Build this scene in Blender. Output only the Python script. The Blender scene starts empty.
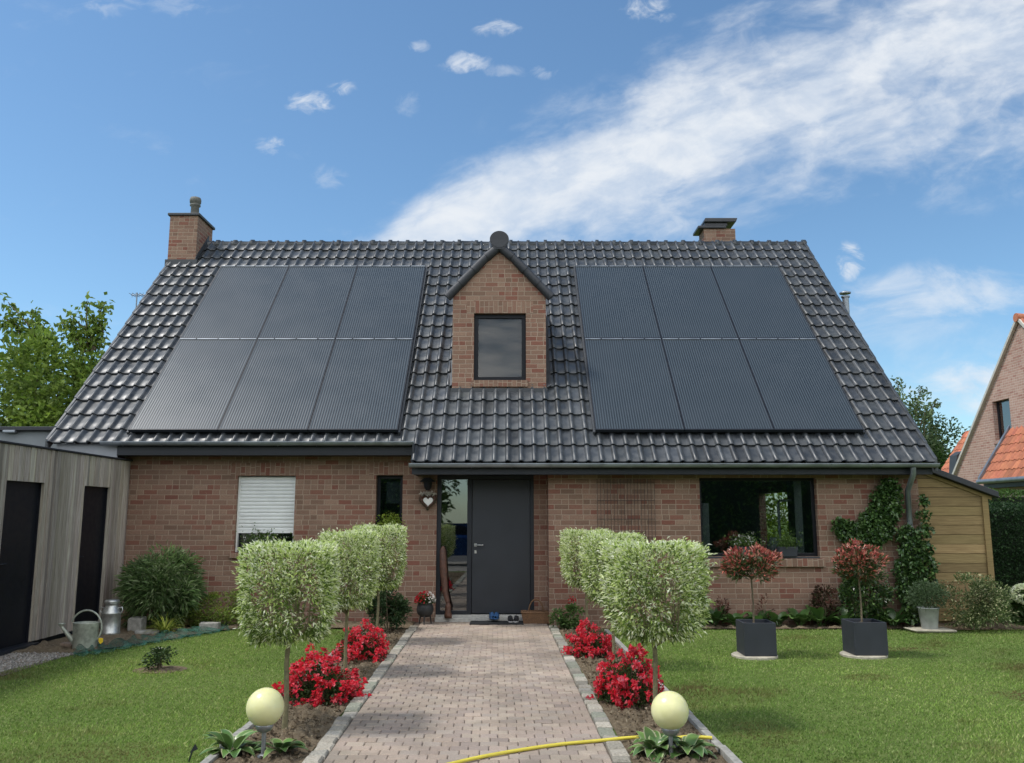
import bpy, math, random
import numpy as np
from mathutils import Vector

random.seed(7)
rng = np.random.default_rng(7)
S = bpy.context.scene
C = S.collection
R = math.radians

# ------------------------------------------------------------------ camera model (metres; x right, y away, z up)
F, PITCH, EYE = 850.0, R(9.0), 1.69
CP, SP = math.cos(PITCH), math.sin(PITCH)


def at(px, py, y):
    """world point at distance y seen at photo pixel px, py"""
    X, Y = (px - 512) / F, (381.5 - py) / F
    dy, dz = CP - Y * SP, SP + Y * CP
    t = y / dy
    return Vector((X * t, y, EYE + dz * t))


def gnd(px, py):
    Y = (381.5 - py) / F
    dy, dz = CP - Y * SP, SP + Y * CP
    t = -EYE / dz
    return Vector(((px - 512) / F * t, dy * t, 0))


# ------------------------------------------------------------------ node helpers
class NT:
    def __init__(self, tree):
        self.t = tree
        self.n = tree.nodes
        self.l = tree.links

    def new(self, typ, **kw):
        nd = self.n.new(typ)
        for k, v in kw.items():
            setattr(nd, k, v)
        return nd

    def put(self, sock, v):
        if hasattr(v, 'is_linked') or isinstance(v, bpy.types.NodeSocket):
            self.l.new(v, sock)
        else:
            if sock.type == 'RGBA' and len(v) == 3:
                v = (*v, 1)
            sock.default_value = v

    def m(self, op, a, b=None, c=None, clamp=False):
        nd = self.new('ShaderNodeMath', operation=op, use_clamp=clamp)
        for i, v in enumerate((a, b, c)):
            if v is not None:
                self.put(nd.inputs[i], v)
        return nd.outputs[0]

    def smooth(self, v, lo, hi, a=0.0, b=1.0):
        nd = self.new('ShaderNodeMapRange', interpolation_type='SMOOTHSTEP')
        self.put(nd.inputs[0], v)
        for i, x in zip((1, 2, 3, 4), (lo, hi, a, b)):
            self.put(nd.inputs[i], x)
        return nd.outputs[0]

    def mix(self, f, a, b, blend='MIX'):
        nd = self.new('ShaderNodeMix', data_type='RGBA', blend_type=blend)
        self.put(nd.inputs[0], f)
        self.put(nd.inputs[6], a)
        self.put(nd.inputs[7], b)
        return nd.outputs[2]

    def noise(self, vec, scale, detail=4, rough=.55, dist=0, dim='3D'):
        nd = self.new('ShaderNodeTexNoise', noise_dimensions=dim)
        if vec is not None:
            self.put(nd.inputs['Vector'], vec)
        nd.inputs['Scale'].default_value = scale
        nd.inputs['Detail'].default_value = detail
        nd.inputs['Roughness'].default_value = rough
        nd.inputs['Distortion'].default_value = dist
        return nd.outputs[0]

    def ramp(self, f, stops, interp='LINEAR'):
        nd = self.new('ShaderNodeValToRGB')
        e = nd.color_ramp.elements
        nd.color_ramp.interpolation = interp
        while len(e) > 1:
            e.remove(e[-1])
        for i, (p, c) in enumerate(stops):
            el = e[0] if i == 0 else e.new(p)
            el.position = p
            el.color = (*c, 1) if len(c) == 3 else c
        self.put(nd.inputs[0], f)
        return nd.outputs[0]

    def sep(self, v):
        nd = self.new('ShaderNodeSeparateXYZ')
        self.put(nd.inputs[0], v)
        return nd.outputs

    def comb(self, x=0.0, y=0.0, z=0.0):
        nd = self.new('ShaderNodeCombineXYZ')
        for i, v in enumerate((x, y, z)):
            self.put(nd.inputs[i], v)
        return nd.outputs[0]

    def coord(self, which='Object'):
        return self.new('ShaderNodeTexCoord').outputs[which]

    def bump(self, h, strength=.3, dist=.01):
        nd = self.new('ShaderNodeBump')
        nd.inputs['Strength'].default_value = strength
        nd.inputs['Distance'].default_value = dist
        self.put(nd.inputs['Height'], h)
        return nd.outputs[0]


def new_mat(name):
    m = bpy.data.materials.new(name)
    m.use_nodes = True
    t = NT(m.node_tree)
    bs = t.n['Principled BSDF']
    return m, t, bs


def simple(name, col, rough=.5, metal=0.0, spec=.5, var=.12, scale=12.0, bump=0.0, bscale=60.0):
    """plain paint / metal / plastic with a little uneven tone and roughness"""
    m, t, bs = new_mat(name)
    co = t.coord('Object')
    n = t.noise(co, scale, 5)
    lo = tuple(c * (1 - var) for c in col)
    hi = tuple(min(1, c * (1 + var)) for c in col)
    t.put(bs.inputs['Base Color'], t.ramp(n, [(.3, lo), (.7, hi)]))
    t.put(bs.inputs['Roughness'], t.smooth(n, .3, .7, max(.02, rough - .06), min(1, rough + .06)))
    bs.inputs['Metallic'].default_value = metal
    bs.inputs['Specular IOR Level'].default_value = spec
    if bump:
        t.put(bs.inputs['Normal'], t.bump(t.noise(co, bscale, 3), bump, .004))
    return m


def attr_mat(name, rough=.5, translucent=0.0, spec=.4, bump=0.0, bscale=80.0, var=0.0, stain=0.0):
    """colour comes from the mesh's own point colours (each leaf, board or paver has its own tone)"""
    m, t, bs = new_mat(name)
    a = t.new('ShaderNodeAttribute', attribute_name='col')
    col = a.outputs['Color']
    if var:
        n = t.noise(t.coord('Object'), bscale, 5, .6)
        f = t.smooth(n, .25, .75, 1 - var, 1 + var)
        sc = t.new('ShaderNodeVectorMath', operation='SCALE')
        t.put(sc.inputs[0], col)
        t.put(sc.inputs['Scale'], f)
        col = sc.outputs[0]
    if stain:
        n = t.noise(t.coord('Object'), 1.3, 6, .68, .4)
        col = t.mix(t.smooth(n, .42, .72, 0, stain), col, (.13, .115, .085))
    t.put(bs.inputs['Base Color'], col)
    bs.inputs['Roughness'].default_value = rough
    bs.inputs['Specular IOR Level'].default_value = spec
    if bump:
        t.put(bs.inputs['Normal'], t.bump(t.noise(t.coord('Object'), bscale, 4), bump, .006))
    if translucent:
        tr = t.new('ShaderNodeBsdfTranslucent')
        t.put(tr.inputs[0], col)
        mx = t.new('ShaderNodeMixShader')
        mx.inputs[0].default_value = translucent
        t.l.new(bs.outputs[0], mx.inputs[1])
        t.l.new(tr.outputs[0], mx.inputs[2])
        t.l.new(mx.outputs[0], t.n['Material Output'].inputs[0])
    return m


def brick_mat(name, stops, mortar, bw=.228, bh=.0815, gap=.0058, dirt=.25):
    m, t, bs = new_mat(name)
    uv = t.coord('UV')
    wob = t.noise(uv, 9, 2)
    u, v, _ = t.sep(uv)
    v = t.m('ADD', v, t.m('MULTIPLY', t.m('SUBTRACT', wob, .5), .006))
    rowf = t.m('DIVIDE', v, bh)
    row = t.m('FLOOR', rowf)
    wr = t.new('ShaderNodeTexWhiteNoise', noise_dimensions='1D')
    t.put(wr.inputs['W'], row)
    off = t.m('ADD', t.m('MULTIPLY', t.m('MODULO', t.m('ABSOLUTE', row), 2.0), .5), t.m('MULTIPLY', wr.outputs[0], .12))
    uo = t.m('ADD', t.m('DIVIDE', u, bw), off)
    col = t.m('FLOOR', uo)
    fu, fv = t.m('FRACT', uo), t.m('FRACT', rowf)
    du = t.m('MULTIPLY', t.m('MINIMUM', fu, t.m('SUBTRACT', 1.0, fu)), bw)
    dv = t.m('MULTIPLY', t.m('MINIMUM', fv, t.m('SUBTRACT', 1.0, fv)), bh)
    # some bricks are headers: a joint in their middle
    wh = t.new('ShaderNodeTexWhiteNoise', noise_dimensions='3D')
    t.put(wh.inputs['Vector'], t.comb(col, row, 5.0))
    isH = t.m('LESS_THAN', wh.outputs[0], .3)
    dmid = t.m('MULTIPLY', t.m('ABSOLUTE', t.m('SUBTRACT', fu, .5)), bw)
    dmid = t.m('ADD', dmid, t.m('MULTIPLY', t.m('SUBTRACT', 1.0, isH), 1.0))
    du = t.m('MINIMUM', du, dmid)
    half = t.m('MULTIPLY', isH, t.m('GREATER_THAN', fu, .5))
    fine = t.noise(uv, 120, 3)
    d = t.m('ADD', t.m('MINIMUM', du, dv), t.m('MULTIPLY', t.m('SUBTRACT', fine, .5), .004))
    brick = t.smooth(d, gap - .002, gap + .002)
    wn = t.new('ShaderNodeTexWhiteNoise', noise_dimensions='3D')
    t.put(wn.inputs['Vector'], t.comb(col, row, half))
    base = t.ramp(wn.outputs[0], stops)
    sp = t.noise(uv, 55, 6, .7)
    base = t.mix(t.smooth(sp, .35, .75, 0, .55), base, tuple(c * .6 for c in stops[0][1]))
    pale = t.noise(uv, 23, 4, .7)
    base = t.mix(t.smooth(pale, .55, .8, 0, .5), base, tuple(min(1, c * 1.15) for c in mortar))
    colr = t.mix(brick, mortar, base)
    big = t.noise(t.coord('Object'), .9, 4, .6)
    colr = t.mix(t.smooth(big, .35, .75, 0, dirt), colr, tuple(c * .5 for c in stops[0][1]))
    t.put(bs.inputs['Base Color'], colr)
    bs.inputs['Roughness'].default_value = .9
    bs.inputs['Specular IOR Level'].default_value = .25
    h = t.m('ADD', t.m('MULTIPLY', brick, 1.0), t.m('MULTIPLY', sp, .6))
    t.put(bs.inputs['Normal'], t.bump(h, .7, .008))
    return m


M = {}
M['brick'] = brick_mat('brick', [(0.0, (.185, .112, .080)), (.2, (.285, .180, .130)), (.42, (.235, .138, .10)), (.62, (.315, .205, .148)), (.78, (.25, .13, .094)), (.92, (.235, .095, .068)), (1.0, (.19, .075, .055))], (.345, .262, .198))
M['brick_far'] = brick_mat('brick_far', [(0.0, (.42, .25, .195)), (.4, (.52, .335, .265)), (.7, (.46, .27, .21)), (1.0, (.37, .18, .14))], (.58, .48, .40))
M['leaf'] = attr_mat('leaf', .5, .34, .3)
M['grass'] = attr_mat('grass', .6, .5, .2)
M['gloss_leaf'] = attr_mat('gloss_leaf', .3, .12, .5)
M['petal'] = attr_mat('petal', .6, .42, .2)
M['bark'] = simple('bark', (.14, .11, .07), .9, var=.4, scale=25, bump=.6, bscale=40)
M['green_bark'] = simple('green_bark', (.17, .15, .08), .85, var=.35, scale=30, bump=.4, bscale=60)
M['paver'] = attr_mat('paver', .85, 0, .25, .5, 120, .18, .5)
M['sett'] = attr_mat('sett', .9, 0, .2, .9, 60, .28)
M['timber'] = attr_mat('timber', .8, 0, .2)
M['sand'] = simple('sand', (.13, .105, .08), .95, var=.3, scale=40)
M['concrete'] = simple('concrete', (.27, .262, .235), .9, var=.3, scale=18, bump=.5, bscale=70)
M['anthracite'] = simple('anthracite', (.014, .017, .023), .45, spec=.4, var=.15)
M['door_paint'] = simple('door_paint', (.021, .025, .032), .45, var=.1, scale=3, bump=.06, bscale=200)
M['frame_black'] = simple('frame_black', (.008, .009, .013), .45, spec=.25, var=.2)
M['zinc'] = simple('zinc', (.24, .265, .29), .45, .6, var=.25, scale=4)
M['fascia_grey'] = simple('fascia_grey', (.30, .31, .33), .6, var=.12, scale=3)
M['render_grey'] = simple('render_grey', (.22, .24, .25), .75, var=.12, scale=2, bump=.2)
M['steel'] = simple('steel', (.62, .62, .6), .3, 1.0, var=.1)
M['galvanised'] = simple('galvanised', (.46, .47, .45), .42, .8, var=.3, scale=14)
M['galv_can'] = simple('galv_can', (.34, .36, .30), .55, .35, var=.35, scale=14)
M['shutter'] = simple('shutter', (.74, .75, .74), .5, var=.05, scale=5)
M['blind'] = simple('blind', (.13, .14, .15), .8, var=.08, scale=3)
M['plaster'] = simple('plaster', (.2, .2, .19), .9, var=.12, scale=2)
M['curtain'] = simple('curtain', (.7, .7, .68), .9, var=.08, scale=6)
M['stone_grey'] = simple('stone_grey', (.42, .41, .38), .85, var=.2, scale=20, bump=.3)
M['slab'] = simple('slab', (.36, .33, .26), .9, var=.25, scale=15, bump=.4)
M['rubber'] = simple('rubber', (.018, .019, .021), .8, var=.3, scale=60, bump=.5, bscale=300)
M['blue_foam'] = simple('blue_foam', (.02, .075, .19), .6, var=.15)
M['grey_shoe'] = simple('grey_shoe', (.35, .34, .33), .8, var=.2)
M['black_shoe'] = simple('black_shoe', (.02, .02, .022), .6, var=.2)
M['wicker'] = simple('wicker', (.17, .09, .045), .8, var=.5, scale=60, bump=.9, bscale=120)
M['cast_iron'] = simple('cast_iron', (.02, .021, .022), .6, var=.3, scale=30, bump=.3)
M['carved_wood'] = simple('carved_wood', (.09, .04, .025), .6, var=.5, scale=18, bump=.4, bscale=30)
M['planter'] = simple('planter', (.025, .029, .038), .6, var=.14, scale=6, bump=.15, bscale=150)
M['soil_dark'] = simple('soil_dark', (.05, .035, .024), 1.0, var=.4, scale=60, bump=.9, bscale=70)
M['clay_brick'] = simple('clay_brick', (.27, .2, .15), .9, var=.3, scale=20, bump=.4)
M['white_ceramic'] = simple('white_ceramic', (.72, .74, .72), .25, var=.05)
M['white_heart'] = simple('white_heart', (.78, .76, .72), .8, var=.1)
M['bucket'] = simple('bucket', (.33, .35, .34), .6, .2, var=.2, scale=10)
M['black_pipe'] = simple('black_pipe', (.02, .022, .028), .4)
M['roof_felt'] = simple('roof_felt', (.022, .024, .030), .6, var=.3, scale=30)
M['ceramic_flue'] = simple('ceramic_flue', (.12, .118, .105), .75, var=.3, scale=20)
M['lamp_post'] = simple('lamp_post', (.28, .29, .30), .4, .6, var=.1)
M['yellow_tag'] = simple('yellow_tag', (.8, .55, .03), .5)
M['hose'] = simple('hose', (.62, .52, .06), .42, var=.12, scale=8)
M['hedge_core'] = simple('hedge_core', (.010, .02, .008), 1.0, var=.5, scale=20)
M['wire'] = simple('wire', (.05, .035, .028), .7)
M['lead'] = simple('lead', (.05, .054, .06), .6, .2, var=.2)
M['white_trim'] = simple('white_trim', (.5, .46, .40), .7)
M['car_blue'] = simple('car_blue', (.015, .05, .16), .25, .3, var=.05)


def tile_mat(name, base, hi, rough, var=.25):
    m, t, bs = new_mat(name)
    a = t.new('ShaderNodeAttribute', attribute_name='col')
    co = t.coord('Object')
    n = t.noise(co, 7, 5, .65)
    c = t.mix(t.smooth(n, .35, .7), base, hi)
    c = t.mix(1.0, c, a.outputs['Color'], 'MULTIPLY')
    streak = t.noise(t.comb(t.m('MULTIPLY', t.sep(co)[0], 40.0), t.m('MULTIPLY', t.sep(co)[2], 3.0), 0.0), 1, 4, .6)
    c = t.mix(t.smooth(streak, .58, .8, 0, .35), c, tuple(min(1, x * 1.9 + .01) for x in hi))
    t.put(bs.inputs['Base Color'], c)
    t.put(bs.inputs['Roughness'], t.smooth(n, .3, .75, rough - .08, rough + .12))
    bs.inputs['Specular IOR Level'].default_value = .6
    t.put(bs.inputs['Normal'], t.bump(t.noise(co, 90, 3), .12, .004))
    return m


M['tile'] = tile_mat('glazed_tile', (.029, .033, .037), (.051, .056, .061), .43)
M['terracotta'] = tile_mat('terracotta', (.34, .105, .05), (.45, .165, .085), .8)


def panel_mat():
    """flat collector: some forty dark tubes side by side under glass"""
    m, t, bs = new_mat('solar_glass')
    u, v, _ = t.sep(t.coord('UV'))
    w = t.m('SINE', t.m('MULTIPLY', u, 2 * math.pi / .042))
    s = t.smooth(w, -.5, .75)
    n = t.noise(t.coord('Object'), 2.2, 4, .6)
    base = t.mix(s, (.011, .015, .018), (.055, .069, .080))
    grit = t.noise(t.coord('Object'), 140, 2, .7)
    base = t.mix(t.smooth(grit, .45, .7, 0, .25), base, (.11, .125, .14))
    base = t.mix(t.smooth(n, .4, .7, 0, .12), base, (.05, .06, .072))
    t.put(bs.inputs['Base Color'], base)
    t.put(bs.inputs['Roughness'], t.smooth(n, .3, .7, .31, .35))
    bs.inputs['Specular IOR Level'].default_value = .42
    t.put(bs.inputs['Normal'], t.bump(w, .16, .006))
    return m


M['solar'] = panel_mat()


def glass_mat(name, refl=.10, tint=(.75, .8, .8)):
    m, t, bs = new_mat(name)
    t.n.remove(bs)
    g = t.new('ShaderNodeBsdfGlossy')
    g.inputs['Roughness'].default_value = .015
    nrm = t.bump(t.noise(t.coord('Object'), 1.6, 2), .05, .02)
    t.put(g.inputs['Normal'], nrm)
    tr = t.new('ShaderNodeBsdfTransparent')
    tr.inputs[0].default_value = (*tint, 1)
    fr = t.new('ShaderNodeFresnel')
    fr.inputs[0].default_value = 1.5
    f = t.m('ADD', t.m('MULTIPLY', fr.outputs[0], 1.6 if refl > 0 else .9), refl, clamp=True)
    mx = t.new('ShaderNodeMixShader')
    t.put(mx.inputs[0], f)
    t.l.new(tr.outputs[0], mx.inputs[1])
    t.l.new(g.outputs[0], mx.inputs[2])
    t.l.new(mx.outputs[0], t.n['Material Output'].inputs[0])
    return m


M['glass'] = glass_mat('window_glass', .15)
M['glass_large'] = glass_mat('large_window_glass', .2)
M['glass_dull'] = glass_mat('dormer_glass', .0, (.8, .8, .8))
M['glass_door'] = glass_mat('door_glass', .16, (.5, .55, .55))


def globe_mat():
    m, t, bs = new_mat('opal_globe')
    n = t.noise(t.coord('Object'), 9, 3)
    t.put(bs.inputs['Base Color'], t.ramp(n, [(.3, (.62, .61, .31)), (.7, (.72, .70, .39))]))
    bs.inputs['Roughness'].default_value = .3
    bs.inputs['Subsurface Weight'].default_value = .5
    bs.inputs['Subsurface Radius'].default_value = (.08, .07, .03)
    bs.inputs['Subsurface Scale'].default_value = .6
    return m


M['globe'] = globe_mat()


def ground_mat():
    m, t, bs = new_mat('turf')
    co = t.coord('Object')
    a = t.noise(co, .7, 5, .6)
    b = t.noise(co, 35, 4, .7)
    c = t.ramp(a, [(.3, (.10, .155, .032)), (.5, (.115, .168, .04)), (.7, (.135, .17, .052))])
    c = t.mix(t.smooth(b, .4, .7, 0, .5), c, (.07, .09, .028))
    t.put(bs.inputs['Base Color'], c)
    bs.inputs['Roughness'].default_value = .95
    bs.inputs['Specular IOR Level'].default_value = .1
    t.put(bs.inputs['Normal'], t.bump(b, .8, .03))
    return m


M['turf'] = ground_mat()


def soil_mat():
    m, t, bs = new_mat('bed_soil')
    co = t.coord('Object')
    b = t.noise(co, 30, 6, .75)
    c = t.ramp(b, [(.3, (.085, .064, .042)), (.5, (.17, .132, .088)), (.7, (.27, .22, .15))])
    t.put(bs.inputs['Base Color'], c)
    bs.inputs['Roughness'].default_value = 1.0
    bs.inputs['Specular IOR Level'].default_value = .1
    t.put(bs.inputs['Normal'], t.bump(b, 1.0, .03))
    return m


M['soil'] = soil_mat()


def net_mat():
    m, t, bs = new_mat('garden_net')
    co = t.coord('Object')
    n = t.noise(co, 9, 5, .7)
    f = t.noise(co, 170, 2, .6)
    t.put(bs.inputs['Base Color'], t.ramp(n, [(.3, (.012, .07, .05)), (.7, (.03, .13, .09))]))
    bs.inputs['Roughness'].default_value = .6
    t.put(bs.inputs['Alpha'], t.m('ADD', t.smooth(t.m('MULTIPLY', n, f), .16, .34, .12, .75), 0.0, clamp=True))
    return m


M['net'] = net_mat()


def board_mat(name, lo, hi, rough=.75, gu=3.0, gv=60.0):
    m, t, bs = new_mat(name)
    a = t.new('ShaderNodeAttribute', attribute_name='col')
    co = t.coord('UV')
    u, v, _ = t.sep(co)
    g = t.noise(t.comb(t.m('MULTIPLY', u, gu), t.m('MULTIPLY', v, gv), 0.0), 1, 5, .65, .6)
    kn = t.noise(co, 3.2, 3, .5)
    c = t.mix(t.smooth(g, .35, .7), lo, hi)
    c = t.mix(1.0, c, a.outputs['Color'], 'MULTIPLY')
    c = t.mix(t.smooth(kn, .70, .76, 0, .6), c, tuple(x * .4 for x in lo))
    t.put(bs.inputs['Base Color'], c)
    bs.inputs['Roughness'].default_value = rough
    bs.inputs['Specular IOR Level'].default_value = .25
    t.put(bs.inputs['Normal'], t.bump(g, .3, .004))
    return m


M['cedar'] = board_mat('weathered_boards', (.28, .245, .205), (.47, .425, .37), .75, 55.0, 2.2)
M['pine'] = board_mat('pine_boards', (.215, .150, .070), (.31, .225, .108))

# ------------------------------------------------------------------ mesh builder


class MB:
    def __init__(self):
        self.v, self.f, self.uv, self.mi, self.sm, self.c = [], [], [], [], [], []
        self.col = (1, 1, 1)
        self.flip = False
        self.cur = 0

    def add(self, verts, faces, uvs=None, smooth=False):
        o = len(self.v)
        self.v += [tuple(p) for p in verts]
        self.c += [self.col] * len(verts)
        for k, fc in enumerate(faces):
            self.f.append([i + o for i in fc])
            self.mi.append(self.cur)
            self.sm.append(smooth)
            if uvs is not None:
                self.uv.append(uvs[k])
            else:
                P = [Vector(verts[i]) for i in fc]
                n = Vector((0, 0, 0))
                for i in range(len(P)):
                    a, b = P[i], P[(i + 1) % len(P)]
                    n += a.cross(b)
                ax = max(range(3), key=lambda i: abs(n[i]))
                q = [(p.y, p.z) if ax == 0 else (p.x, p.z) if ax == 1 else (p.x, p.y) for p in P]
                if self.flip:
                    q = [(b, a) for a, b in q]
                self.uv.append(q)
        return self

    def box(self, x0, x1, y0, y1, z0, z1):
        if x0 > x1: x0, x1 = x1, x0
        if y0 > y1: y0, y1 = y1, y0
        if z0 > z1: z0, z1 = z1, z0
        v = [(x0, y0, z0), (x1, y0, z0), (x1, y1, z0), (x0, y1, z0), (x0, y0, z1), (x1, y0, z1), (x1, y1, z1), (x0, y1, z1)]
        return self.add(v, [(3, 2, 1, 0), (4, 5, 6, 7), (0, 1, 5, 4), (1, 2, 6, 5), (2, 3, 7, 6), (3, 0, 4, 7)])

    def hexa(self, v):
        return self.add(v, [(3, 2, 1, 0), (4, 5, 6, 7), (0, 1, 5, 4), (1, 2, 6, 5), (2, 3, 7, 6), (3, 0, 4, 7)])

    def prism(self, pts, d):
        """extrude planar polygon pts by vector d"""
        n = len(pts)
        d = Vector(d)
        a = [Vector(p) for p in pts]
        b = [p + d for p in a]
        faces = [tuple(range(n))[::-1], tuple(range(n, 2 * n))]
        faces += [(i, (i + 1) % n, (i + 1) % n + n, i + n) for i in range(n)]
        return self.add(a + b, faces)

    def tube(self, pts, rad, n=8, cap=True):
        pts = [Vector(p) for p in pts]
        if not hasattr(rad, '__len__'):
            rad = [rad] * len(pts)
        rings, prev = [], None
        for i, p in enumerate(pts):
            d = (pts[min(i + 1, len(pts) - 1)] - pts[max(i - 1, 0)]).normalized()
            if prev is None:
                a = d.cross(Vector((0, 0, 1)) if abs(d.z) < .9 else Vector((1, 0, 0))).normalized()
            else:
                a = (prev - d * prev.dot(d))
                a = a.normalized() if a.length > 1e-6 else d.orthogonal().normalized()
            prev = a
            b = d.cross(a)
            rings.append([p + (a * math.cos(2 * math.pi * k / n) + b * math.sin(2 * math.pi * k / n)) * rad[i] for k in range(n)])
        v = [q for r in rings for q in r]
        f = []
        for i in range(len(pts) - 1):
            for k in range(n):
                k2 = (k + 1) % n
                f.append((i * n + k, i * n + k2, (i + 1) * n + k2, (i + 1) * n + k))
        self.add(v, f, smooth=True)
        if cap:
            o = len(pts) - 1
            self.add(rings[0], [tuple(range(n))[::-1]])
            self.add(rings[-1], [tuple(range(n))])
        return self

    def lathe(self, prof, c=(0, 0, 0), n=24, smooth=True, sx=1, sy=1):
        v, f = [], []
        for r, z in prof:
            for k in range(n):
                a = 2 * math.pi * k / n
                v.append((c[0] + r * sx * math.cos(a), c[1] + r * sy * math.sin(a), c[2] + z))
        for i in range(len(prof) - 1):
            for k in range(n):
                k2 = (k + 1) % n
                f.append((i * n + k, i * n + k2, (i + 1) * n + k2, (i + 1) * n + k))
        self.add(v, f, smooth=smooth)
        if prof[0][0] > 1e-4:
            self.add([v[k] for k in range(n)], [tuple(range(n))[::-1]])
        if prof[-1][0] > 1e-4:
            self.add(v[-n:], [tuple(range(n))])
        return self

    def grid(self, fn, nu, nv, smooth=True):
        v = [tuple(fn(i / nu, j / nv)) for j in range(nv + 1) for i in range(nu + 1)]
        f, uv = [], []
        for j in range(nv):
            for i in range(nu):
                a = j * (nu + 1) + i
                f.append((a, a + 1, a + nu + 2, a + nu + 1))
                uv.append([(i / nu, j / nv), ((i + 1) / nu, j / nv), ((i + 1) / nu, (j + 1) / nv), (i / nu, (j + 1) / nv)])
        return self.add(v, f, uv, smooth)

    def build(self, name, mat, parent=None, bevel=0, local=False):
        base = Vector((0, 0, 0))
        p = parent
        while p is not None and not local:
            base += p.location
            p = p.parent
        me = bpy.data.meshes.new(name)
        me.from_pydata([tuple(Vector(q) - base) for q in self.v], [], self.f)
        for mt in (mat if isinstance(mat, (list, tuple)) else [mat]):
            me.materials.append(mt)
        me.polygons.foreach_set('material_index', self.mi)
        me.polygons.foreach_set('use_smooth', self.sm)
        ul = me.uv_layers.new(name='UVMap')
        ul.data.foreach_set('uv', [x for fc in self.uv for q in fc for x in q])
        ca = me.attributes.new('col', 'FLOAT_COLOR', 'POINT')
        ca.data.foreach_set('color', [x for c in self.c for x in (*c, 1)])
        me.update()
        o = bpy.data.objects.new(name, me)
        C.objects.link(o)
        o.parent = parent
        if bevel:
            b = o.modifiers.new('edge', 'BEVEL')
            b.width = bevel
            b.segments = 2
            b.limit_method = 'ANGLE'
        return o


def tag(o, label=None, cat=None, group=None, kind=None):
    if label: o['label'] = label
    if cat: o['category'] = cat
    if group: o['group'] = group
    if kind: o['kind'] = kind
    return o


def thing(name, label, cat, loc=(0, 0, 0), group=None, rz=0):
    o = bpy.data.objects.new(name, None)
    C.objects.link(o)
    o.location = loc
    o.rotation_euler.z = rz
    o.empty_display_size = .2
    return tag(o, label, cat, group)


def dup(root, loc, rz=0.0, scale=1.0, label=None, group=None):
    def cp(o, par):
        c = o.copy()
        C.objects.link(c)
        c.parent = par
        for ch in kids.get(o.name, []):
            cp(ch, c)
        return c
    kids = {}
    for o in list(bpy.data.objects):
        if o.parent:
            kids.setdefault(o.parent.name, []).append(o)
    r = cp(root, None)
    r.location = loc
    r.rotation_euler.z = rz
    r.scale = (scale, scale, scale) if not hasattr(scale, '__len__') else scale
    if label: r['label'] = label
    if group: r['group'] = group
    return r


def raw_mesh(name, V, faces_flat, nper, cols, mat, parent=None, smooth=False):
    me = bpy.data.meshes.new(name)
    nf = len(faces_flat) // nper
    me.vertices.add(len(V))
    me.vertices.foreach_set('co', np.ascontiguousarray(V, dtype=np.float32).ravel())
    me.loops.add(nf * nper)
    me.loops.foreach_set('vertex_index', np.ascontiguousarray(faces_flat, dtype=np.int32))
    me.polygons.add(nf)
    me.polygons.foreach_set('loop_start', np.arange(0, nf * nper, nper, dtype=np.int32))
    me.polygons.foreach_set('use_smooth', np.full(nf, smooth))
    me.materials.append(mat)
    me.update(calc_edges=True)
    ca = me.attributes.new('col', 'FLOAT_COLOR', 'POINT')
    ca.data.foreach_set('color', np.hstack([cols, np.ones((len(cols), 1))]).astype(np.float32).ravel())
    me.validate()
    o = bpy.data.objects.new(name, me)
    C.objects.link(o)
    o.parent = parent
    return o


def unit(a):
    return a / np.maximum(np.linalg.norm(a, axis=1, keepdims=True), 1e-9)


def leaves(name, P, D, L, W, cols, mat, parent=None, fold=.18, droop=.15):
    """one small folded leaf per point; P in the parent's space"""
    n = len(P)
    D = unit(D)
    L = np.broadcast_to(L, (n,))[:, None]
    W = np.broadcast_to(W, (n,))[:, None]
    Sd = unit(np.cross(D, rng.normal(size=(n, 3)) + np.array([0, 0, 1.2])))
    N = np.cross(Sd, D)
    V = np.empty((n, 4, 3))
    V[:, 0] = P
    V[:, 1] = P + D * L * .45 + Sd * W * .5 + N * W * fold
    V[:, 2] = P + D * L - N * L * droop * .5 + np.array([0, 0, -1]) * L * droop
    V[:, 3] = P + D * L * .45 - Sd * W * .5 + N * W * fold
    i = np.arange(n)[:, None] * 4
    Fc = np.hstack([i, i + 1, i + 2, i, i + 2, i + 3]).ravel()
    return raw_mesh(name, V.reshape(-1, 3), Fc, 3, np.repeat(cols, 4, axis=0), mat, parent)


def tones(n, palette, weights=None, jit=.18):
    pal = np.array(palette)
    k = rng.choice(len(pal), size=n, p=weights)
    return np.clip(pal[k] * (1 + rng.normal(0, jit, (n, 1))), .003, .95)


def ball_dirs(n):
    return unit(rng.normal(size=(n, 3)))


def crown_leaves(n, centre, rad, clumps=40, spread=.28, shell=.55, seed=None):
    """leaf points in clumps filling an ellipsoid, with gaps; returns points, outward dirs, clump id"""
    d = ball_dirs(clumps)
    r = shell + (1 - shell) * rng.random((clumps, 1)) ** .6
    cc = d * r
    cr = spread * (.6 + .8 * rng.random(clumps))
    k = rng.integers(0, clumps, n)
    q = ball_dirs(n) * (rng.random((n, 1)) ** .45)
    loc = cc[k] + q * cr[k][:, None]
    out = unit(loc * .7 + q + rng.normal(0, .5, (n, 3)))
    return np.array(centre) + loc * np.array(rad), out, k, cc * np.array(rad) + np.array(centre)


# ------------------------------------------------------------------ setting: ground, path, beds
SK = -.0185                                                     # the path runs very slightly skew to the house


def px_(u, y):
    return u + SK * (y - 6.23)


mb = MB()
mb.add([(-160, -120, 0), (160, -120, 0), (160, 260, 0), (-160, 260, 0)], [(0, 1, 2, 3)])
tag(mb.build('lawn_ground', M['turf']), kind='structure')

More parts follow.
